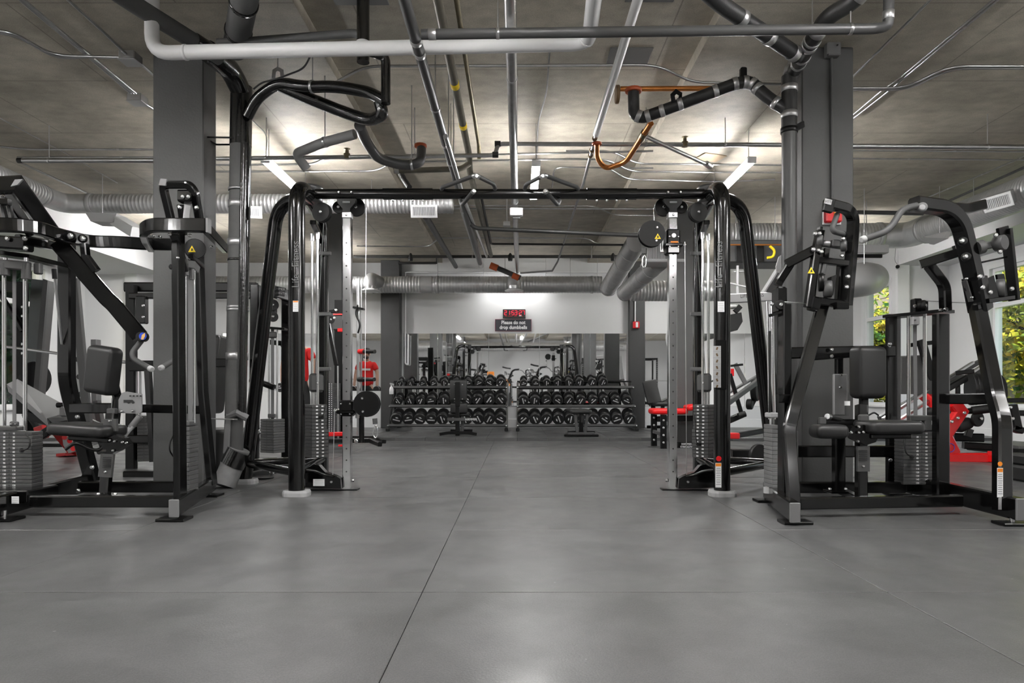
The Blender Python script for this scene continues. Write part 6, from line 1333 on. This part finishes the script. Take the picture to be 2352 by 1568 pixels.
for k in range(5): obj('weight_disc', MB().disc(P(2232 + 8 * k, 893, 8.3 - .02 * k), (1, -.25, 0), .2 - .004 * k, .045, 28, .008), M['blackm'], t)
obj('weight_disc', MB().disc(P(2292, 900, 8.2), (1, -.25, 0), .21, .05, 28, .008), M['blackm'], t); obj('weight_disc', MB().disc(P(2200, 898, 8.2), (.8, -.6, 0), .1, .04, 24), M['blackm'], t)
sd = obj('small_disc', MB().disc(P(2245, 962, 8.0), (.3, -1, 0), .09, .04, 26, .008), M['blackm'], t); obj('disc_hub', MB().disc(P(2254, 961, 7.975), (.3, -1, 0), .02, .02, 14), M['steel'], sd)
obj('foam_roll', MB().cyl(P(2232, 943, 7.9), P(2290, 936, 7.8), .05, 18), M['blackm'], t); obj('roll_hub', MB().cyl(P(2224, 944, 7.9), P(2234, 943, 7.9), .035, 14), M['black2'], t)
obj('seat_pad', MB().pad(P(2165, 952, 8.1), (.3, .3, .1), RY(20), .04), M['vinyl'], t); obj('shoulder_pad', MB().pad(P(2208, 975, 8.1), (.2, .2, .14), RY(-25), .05), M['vinyl'], t)
obj('side_arm', MB().sweep([P(2320, 930, 7.4), P(2332, 985, 7.4)], rect(.1, .12), up=(0, 1, 0)), M['black2'], t); obj('arm_boot', MB().box(P(2333, 985, 7.4), (.12, .12, .07), RY(20), bev=.01), M['blackm'], t)
bolts(t, [P(2321, 935, 7.33), P(2326, 961, 7.33), P(2215, 948, 7.75), P(2200, 960, 7.75), P(2186, 968, 7.75)], M['zinc'], .02)
obj('end_rod', MB().sweep([P(2328, 948, 7.4), P(2352, 949, 7.4), P(2400, 948, 7.4)], circ(.03, 14), smooth=True), M['blackm'], t); obj('arm_top_plate', MB().box(P(2325, 919, 7.4), (.2, .14, .05), bev=.006), M['black2'], t)
q = P(2183, 1028, 7.79); obj('ring_logo', MB().sweep([q + V((.048 * math.cos(a * .2618), 0, .048 * math.sin(a * .2618))) for a in range(25)], circ(.004, 6), smooth=True, caps=False), M['blue'], t)
t = thing('step_platform', 'grey textured step platform beside the red press', 'platform', Q(2330, 8.6, 0))
obj('deck', MB().box(Q(2335, 8.7, .12), (.7, .8, .05), RZ(8), bev=.01), M['greyp'], t); obj('frame', MB().box(Q(2335, 8.7, .07), (.72, .82, .08), RZ(8), bev=.01), M['blackm'], t)
t = thing('step_block', 'black rubber step block on the floor at the picture edge', 'step', Q(2350, 6.3, 0))
obj('top_block', MB().box(Q(2352, 6.1, .19), (.14, .3, .1), bev=.02), M['blackm'], t); obj('lower_block', MB().box(Q(2352, 6.1, .07), (.18, .34, .14), bev=.02), M['blackm'], t)
# ================================================================== man in red holding dumbbells, facing the mirror
def skinned(name, verts, edges, radii, mt, parent=None, sub=2):
    me = bpy.data.meshes.new(name); me.from_pydata([tuple(v) for v in verts], edges, []); me.update()
    o = bpy.data.objects.new(name, me); COL.objects.link(o)
    bm = bmesh.new(); bm.from_mesh(me); bm.verts.layers.skin.verify(); bm.to_mesh(me); bm.free()
    for i, r in enumerate(radii):
        sv = me.skin_vertices[0].data[i]; sv.radius = r if isinstance(r, tuple) else (r, r); sv.use_root = (i == 0)
    md = o.modifiers.new('skin', 'SKIN'); md.use_smooth_shade = True; md.branch_smoothing = .6
    s = o.modifiers.new('sub', 'SUBSURF'); s.levels = s.render_levels = sub
    me.materials.append(mt); set_parent(o, parent); return o
M['skin'] = mat('skin', (.5, .3, .22), .5); M['tee'] = mat('red_cotton', (.65, .012, .012), .8); M['jean'] = mat('dark_jogger', .02, .8); M['hair'] = mat('dark_hair', (.02, .013, .01), .7)
def person(px, py):
    X = px; Y = py; z0 = ZT; o = lambda x, y, z: V((X + x, Y + y, z0 + z))
    t = thing('person', 'man in a red T-shirt and dark trousers holding a dumbbell, seen again in the mirror', 'person', o(0, 0, 0))
    vs = [o(0, 0, .98), o(0, .01, 1.15), o(0, 0, 1.36), o(0, -.005, 1.5), o(0, .005, 1.6), o(0, .02, 1.72), o(0, .01, 1.8),
          o(.19, 0, 1.47), o(.26, 0, 1.28), o(.275, .03, 1.15), o(.28, .07, 1.0), o(.28, .09, .91),
          o(-.19, 0, 1.47), o(-.26, 0, 1.28), o(-.285, .02, 1.15), o(-.30, .05, 1.0), o(-.30, .07, .91),
          o(.1, 0, .9), o(.12, .01, .5), o(.13, -.02, .09), o(.14, .15, .04), o(-.1, 0, .9), o(-.12, .01, .5), o(-.13, -.02, .09), o(-.14, .15, .04)]
    es = [(0, 1), (1, 2), (2, 3), (3, 4), (4, 5), (5, 6), (3, 7), (7, 8), (8, 9), (9, 10), (10, 11), (3, 12), (12, 13), (13, 14), (14, 15), (15, 16), (0, 17), (17, 18), (18, 19), (19, 20), (0, 21), (21, 22), (22, 23), (23, 24)]
    rd = [(.16, .11), (.145, .1), (.17, .115), (.11, .08), .055, (.078, .095), (.07, .085), .075, .052, .045, .038, (.03, .045), .075, .052, .045, .038, (.03, .045), .1, .066, .045, .04, .1, .066, .045, .04]
    body = skinned('body', vs, es, rd, M['skin'], t)
    skinned('t_shirt', [o(0, 0, .86), o(0, .01, 1.1), o(0, 0, 1.36), o(0, -.005, 1.5), o(.18, 0, 1.475), o(.25, 0, 1.3), o(-.18, 0, 1.475), o(-.25, 0, 1.3), o(0, 0, 1.56)], [(0, 1), (1, 2), (2, 3), (3, 4), (4, 5), (3, 6), (6, 7), (3, 8)], [(.2, .145), (.185, .135), (.2, .14), (.13, .1), .09, .078, .09, .078, .062], M['tee'], t)
    skinned('trousers', [o(0, 0, .97), o(.1, 0, .86), o(.12, .01, .5), o(.13, -.01, .1), o(-.1, 0, .86), o(-.12, .01, .5), o(-.13, -.01, .1), o(0, 0, 1.08)], [(0, 1), (1, 2), (2, 3), (0, 4), (4, 5), (5, 6), (0, 7)], [(.185, .13), .12, .085, .07, .12, .085, .07, (.165, .115)], M['jean'], t)
    for s in (-1, 1): obj('shoe', MB().pad(o(s * .135, .08, .045), (.1, .29, .09), None, .035), M['ink'], t)
    h = MB(); c = o(0, .0, 1.78)
    obj('hair', MB().lathe(c, (0, -.1, 1), [(-.1, .055), (-.06, .085), (-.01, .1), (.05, .098), (.085, .07), (.1, .02)], 18), M['hair'], t)
    obj('nose', MB().pad(o(0, .118, 1.705), (.03, .035, .045), RX(20), .012), M['skin'], t)
    for s in (-1, 1):
        obj('ear', MB().pad(o(s * .082, .015, 1.715), (.02, .04, .06), None, .012), M['skin'], t)
        obj('eye', MB().disc(o(s * .032, .104, 1.735), (0, 1, 0), .011, .012, 10), M['ink'], t)
    obj('mouth', MB().box(o(0, .108, 1.655), (.045, .008, .008)), mat('lips', (.35, .12, .1), .5), t); obj('beard', MB().pad(o(0, .075, 1.635), (.12, .07, .075), None, .03), M['hair'], t)
    obj('shirt_print', MB().box(o(0, .128, 1.33), (.24, .004, .05)), M['wprint'], t)
    for s in (-1, 1):
        hx = s * (.285 if s > 0 else .302); hy = .085 if s > 0 else .065
        for k in range(4):
            a = o(hx - s * .02, hy - .035 + .024 * k, .875); L = (.075, .085, .08, .065)[k]
            obj('finger', MB().sweep(rpath([a, a + V((s * .028, 0, -.03)), a + V((s * .015, 0, -.065)), a + V((-s * .02, 0, -L))], .02), circ(.0095, 8), smooth=True), M['skin'], t)
        a = o(hx - s * .025, hy + .05, .9); obj('thumb', MB().sweep(rpath([a, a + V((-s * .015, .02, -.03)), a + V((s * .005, .01, -.06))], .02), circ(.011, 8), smooth=True), M['skin'], t)
    for s in (-1, 1):
        hx = s * (.285 if s > 0 else .302); hy = .085 if s > 0 else .065
        d = thing('dumbbell', 'black dumbbell held in the red-shirted man\'s hand nearer the %s' % ('column' if s > 0 else 'row machine'), 'dumbbell', o(hx, hy, .83), 'dumbbells held by the man')
        h0, h1, hd, me = db_mesh(.08, .078, .33)
        for m_, n_ in ((h0, 'head'), (h1, 'head'), (hd, 'handle'), (me, 'end_print')): q = bpy.data.objects.new(n_, m_); COL.objects.link(q); q.parent = d
person((686 - CX) * 11.9 / F, 11.9)
# ================================================================== what the mirrors show of the room behind the lens
t = thing('spiral_duct', 'silver spiral duct behind the lens, seen only in the mirrors', 'duct', (0, -3.4, 3.0))
obj('duct_pipe', ridged((-6, -3.4, 3.0), (6, -3.4, 3.0), .2, .1), M['duct'], t)
for x in (-4, 0, 4): obj('hanger_rod', MB().cyl((x, -3.4, 3.2), (x, -3.4, 3.66 if x == 0 else ZC), .006, 6), M['steel'], t)
for k, (x, y) in enumerate(((3.5, -2.6), (5.9, -2.6), (-4.2, -2.8))):
    t = thing('squat_rack', 'mirrored black squat rack behind the lens, %s' % ('inner one by the windows', 'outer one by the windows', 'lone one on the far side')[k], 'rack', (x, y, 0), 'squat racks in the mirrors')
    for sx in (-.5, .5):
        for sy in (-.5, .5):
            u = obj('upright', MB().sweep([(x + sx, y + sy, .0), (x + sx, y + sy, 2.4)], rect(.07, .07)), M['black2'], t)
        obj('foot_rail', MB().sweep([(x + sx, y - .5, .05), (x + sx, y + .7, .05)], rect(.07, .07)), M['black2'], t)
        obj('top_rail', MB().sweep([(x + sx, y - .5, 2.36), (x + sx, y + .5, 2.36)], rect(.07, .07)), M['black2'], t)
        hm = MB()
        for q in range(22): hm.disc((x + sx, y + .536, .2 + .095 * q), (0, 1, 0), .012, .002, 8, .0005)
        obj('upright_holes', hm, M['lgrey'], t)
    for sy in (-.5, .5): obj('crossmember', MB().sweep([(x - .5, y + sy, 2.36), (x + .5, y + sy, 2.36)], rect(.07, .07)), M['black2'], t)
    obj('bar_shaft', MB().cyl((x - 1.05, y + .58, 1.35), (x + 1.05, y + .58, 1.35), .015, 10), M['steel'], t)
t = thing('padded_board', 'pair of orange padded boards behind the lens, seen only in the mirrors', 'pad', (-.9, -.6, 0))
obj('board', MB().pad((-1.15, -.5, 1.45), (.3, .1, .55), None, .04), M['orange'], t); obj('board', MB().pad((-.5, -.6, 1.3), (.14, .1, .5), RY(-35), .04), M['orange'], t)
obj('stand', MB().sweep([(-1.15, -.5, 0), (-1.15, -.5, 1.3)], rect(.08, .08)), M['black2'], t); obj('stand', MB().sweep([(-.5, -.6, 0), (-.5, -.6, 1.2)], rect(.08, .08)), M['black2'], t)
obj('base', MB().box((-.85, -.55, .03), (1.1, .5, .05), bev=.01), M['black2'], t)
def copy_tree(o, parent=None):
    c = o.copy(); COL.objects.link(c)
    if parent is not None: c.parent = parent; c.matrix_parent_inverse = o.matrix_parent_inverse.copy()
    for ch in list(o.children): copy_tree(ch, c)
    return c
for src, x, y, a, w in ((lm, -2.0, -1.7, 165, 'beside the orange boards'), (rm, 1.5, -2.0, 190, 'before the inner squat rack'), (rm, .2, -5.3, 175, 'against the rear wall'), (lm, -5.6, -5.0, 150, 'in the far corner')):
    c = copy_tree(src); c.location = (x, y, 0); c.rotation_euler = (0, 0, math.radians(a)); tag(c, 'mirrored black pulldown machine behind the lens, ' + w, 'gym machine', 'machines seen only in the mirrors')
# ================================================================== outside the windows
def leafmat(name, c0, c1, c2):
    m = bpy.data.materials.new(name); m.use_nodes = True; nt = m.node_tree; N = nt.nodes; L = nt.links; b = N['Principled BSDF']
    g = N.new('ShaderNodeNewGeometry'); n = N.new('ShaderNodeTexNoise'); n.inputs['Scale'].default_value = 1.7; n.inputs['Detail'].default_value = 6; L.new(g.outputs['Position'], n.inputs['Vector'])
    r = N.new('ShaderNodeValToRGB'); r.color_ramp.elements[0].position = .36; r.color_ramp.elements[0].color = (*c0, 1); r.color_ramp.elements[1].position = .66; r.color_ramp.elements[1].color = (*c2, 1)
    e = r.color_ramp.elements.new(.5); e.color = (*c1, 1); L.new(n.outputs['Fac'], r.inputs[0]); L.new(r.outputs[0], b.inputs['Base Color']); b.inputs['Roughness'].default_value = .6
    b.inputs['Transmission Weight'].default_value = 0; return m
M['leaf_y'] = leafmat('autumn_leaves', (.03, .12, .004), (.28, .3, .008), (.7, .5, .02)); M['leaf_g'] = leafmat('dark_green_leaves', (.002, .03, .008), (.004, .07, .02), (.02, .14, .03))
M['bark'] = mat('bark', (.06, .045, .03), .9, noise=.4, nscale=20)
M['lawn'] = mat('lawn', (.12, .17, .02), .95, noise=.5, nscale=6); M['siding'] = mat('beige_siding', (.55, .42, .3), .8, noise=.05, nscale=3)
o = struct('ground', MB().box((0, 8, -.3), (90, 90, .3)), M['lawn']); o['label'] = 'grass outside the windows'
# the building over the gym keeps the sky off the concrete slab
struct('roof', MB().box((0, 4, 4.6), (18.4, 24, 1.2)), M['siding'], label='building above the gym')
def tree(x, y, h, r, mt, lab, n=2600, ls=1.0):
    t = thing('tree', lab, 'tree', (x, y, -.15), 'trees outside the windows')
    tr = MB(); tr.sweep([V((x, y, -.2)), V((x + .1, y, h * .35)), V((x - .05, y + .1, h * .8))], circ(.16, 10), smooth=True, scales=[1, .8, .3])
    for k in range(6):
        a = k * 1.05 + x; z = h * (.28 + .08 * k); tr.sweep([V((x, y, z)), V((x + math.cos(a) * r * .7, y + math.sin(a) * r * .7, z + r * .5))], circ(.05, 6), smooth=True, scales=[1, .3])
    obj('trunk', tr, M['bark'], t)
    rnd = random.Random(int(x * 100 + y * 37)); vs = []; fs = []
    cl = [(V((rnd.gauss(0, .45), rnd.gauss(0, .45), rnd.uniform(-.9, .9))), rnd.uniform(.3, .55)) for _ in range(26)]
    for i in range(n):
        c, cr_ = cl[i % len(cl)]
        d = V((rnd.gauss(0, 1), rnd.gauss(0, 1), rnd.gauss(0, 1))).normalized() * cr_ * rnd.uniform(.6, 1.05)
        p = V((x + (c.x + d.x) * r, y + (c.y + d.y) * r, h * .56 + (c.z + d.z) * h * .42))
        if p.z < .02: p.z = abs(p.z) + .05
        s = rnd.uniform(.07, .15) * ls; a = V((rnd.gauss(0, 1), rnd.gauss(0, 1), rnd.gauss(0, 1))).normalized(); b = a.orthogonal().normalized()
        q = len(vs); vs += [p - a * s, p + b * s * .5, p + a * s, p - b * s * .5]; fs.append((q, q + 1, q + 2, q + 3))
    me = bpy.data.meshes.new('crown'); me.from_pydata([tuple(v) for v in vs], [], fs); me.update()
    c = obj('crown', me, mt, t); c['kind'] = 'stuff'
spots = [(12.2, 13.2, 4.3, 1.7, 'nearest the picture edge in the wide window'), (11.8, 15.4, 3.9, 1.6, 'just behind the nearest one in the wide window'), (11.2, 18.0, 4.0, 1.7, 'between the wide and the narrow window'),
         (13.2, 20.5, 4.2, 1.9, 'filling the narrow window'), (11.0, 21.5, 3.6, 1.5, 'low in the narrow window'), (15.0, 24.0, 4.4, 2.2, 'farthest in the narrow window'), (14.6, 15.6, 5.2, 2.2, 'tall one behind the wide window'), (15.5, 19.5, 5.0, 2.4, 'tall one between the two windows')]
for x, y, h, r, w in spots: tree(x, y, h, r, M['leaf_y'], 'yellow-green autumn tree, %s' % w, 3400)
for x, y, h, r, w in ((-11.4, 11.4, 5.2, 2.1, 'nearest the picture edge'), (-11.6, 14.4, 5.2, 2.2, 'second from the picture edge'), (-11.6, 17.6, 5.2, 2.2, 'third from the picture edge'), (-14.4, 13.0, 6.5, 2.6, 'tall one behind the nearest'), (-14.6, 17.0, 6.5, 2.6, 'tall one behind the third')): tree(x, y, h, r, M['leaf_g'], 'dark green tree outside the far window, %s' % w, 5200, 1.7)
b = thing('building', 'beige sided building above the autumn trees', 'building', (20, 30, 0))
obj('wall', MB().box((20, 30, 5), (6, 20, 10)), M['siding'], b)
for k in range(14): obj('siding_board', MB().box((16.97, 30, 3.6 + .45 * k), (.06, 20, .43), RY(3)), M['siding'], b)
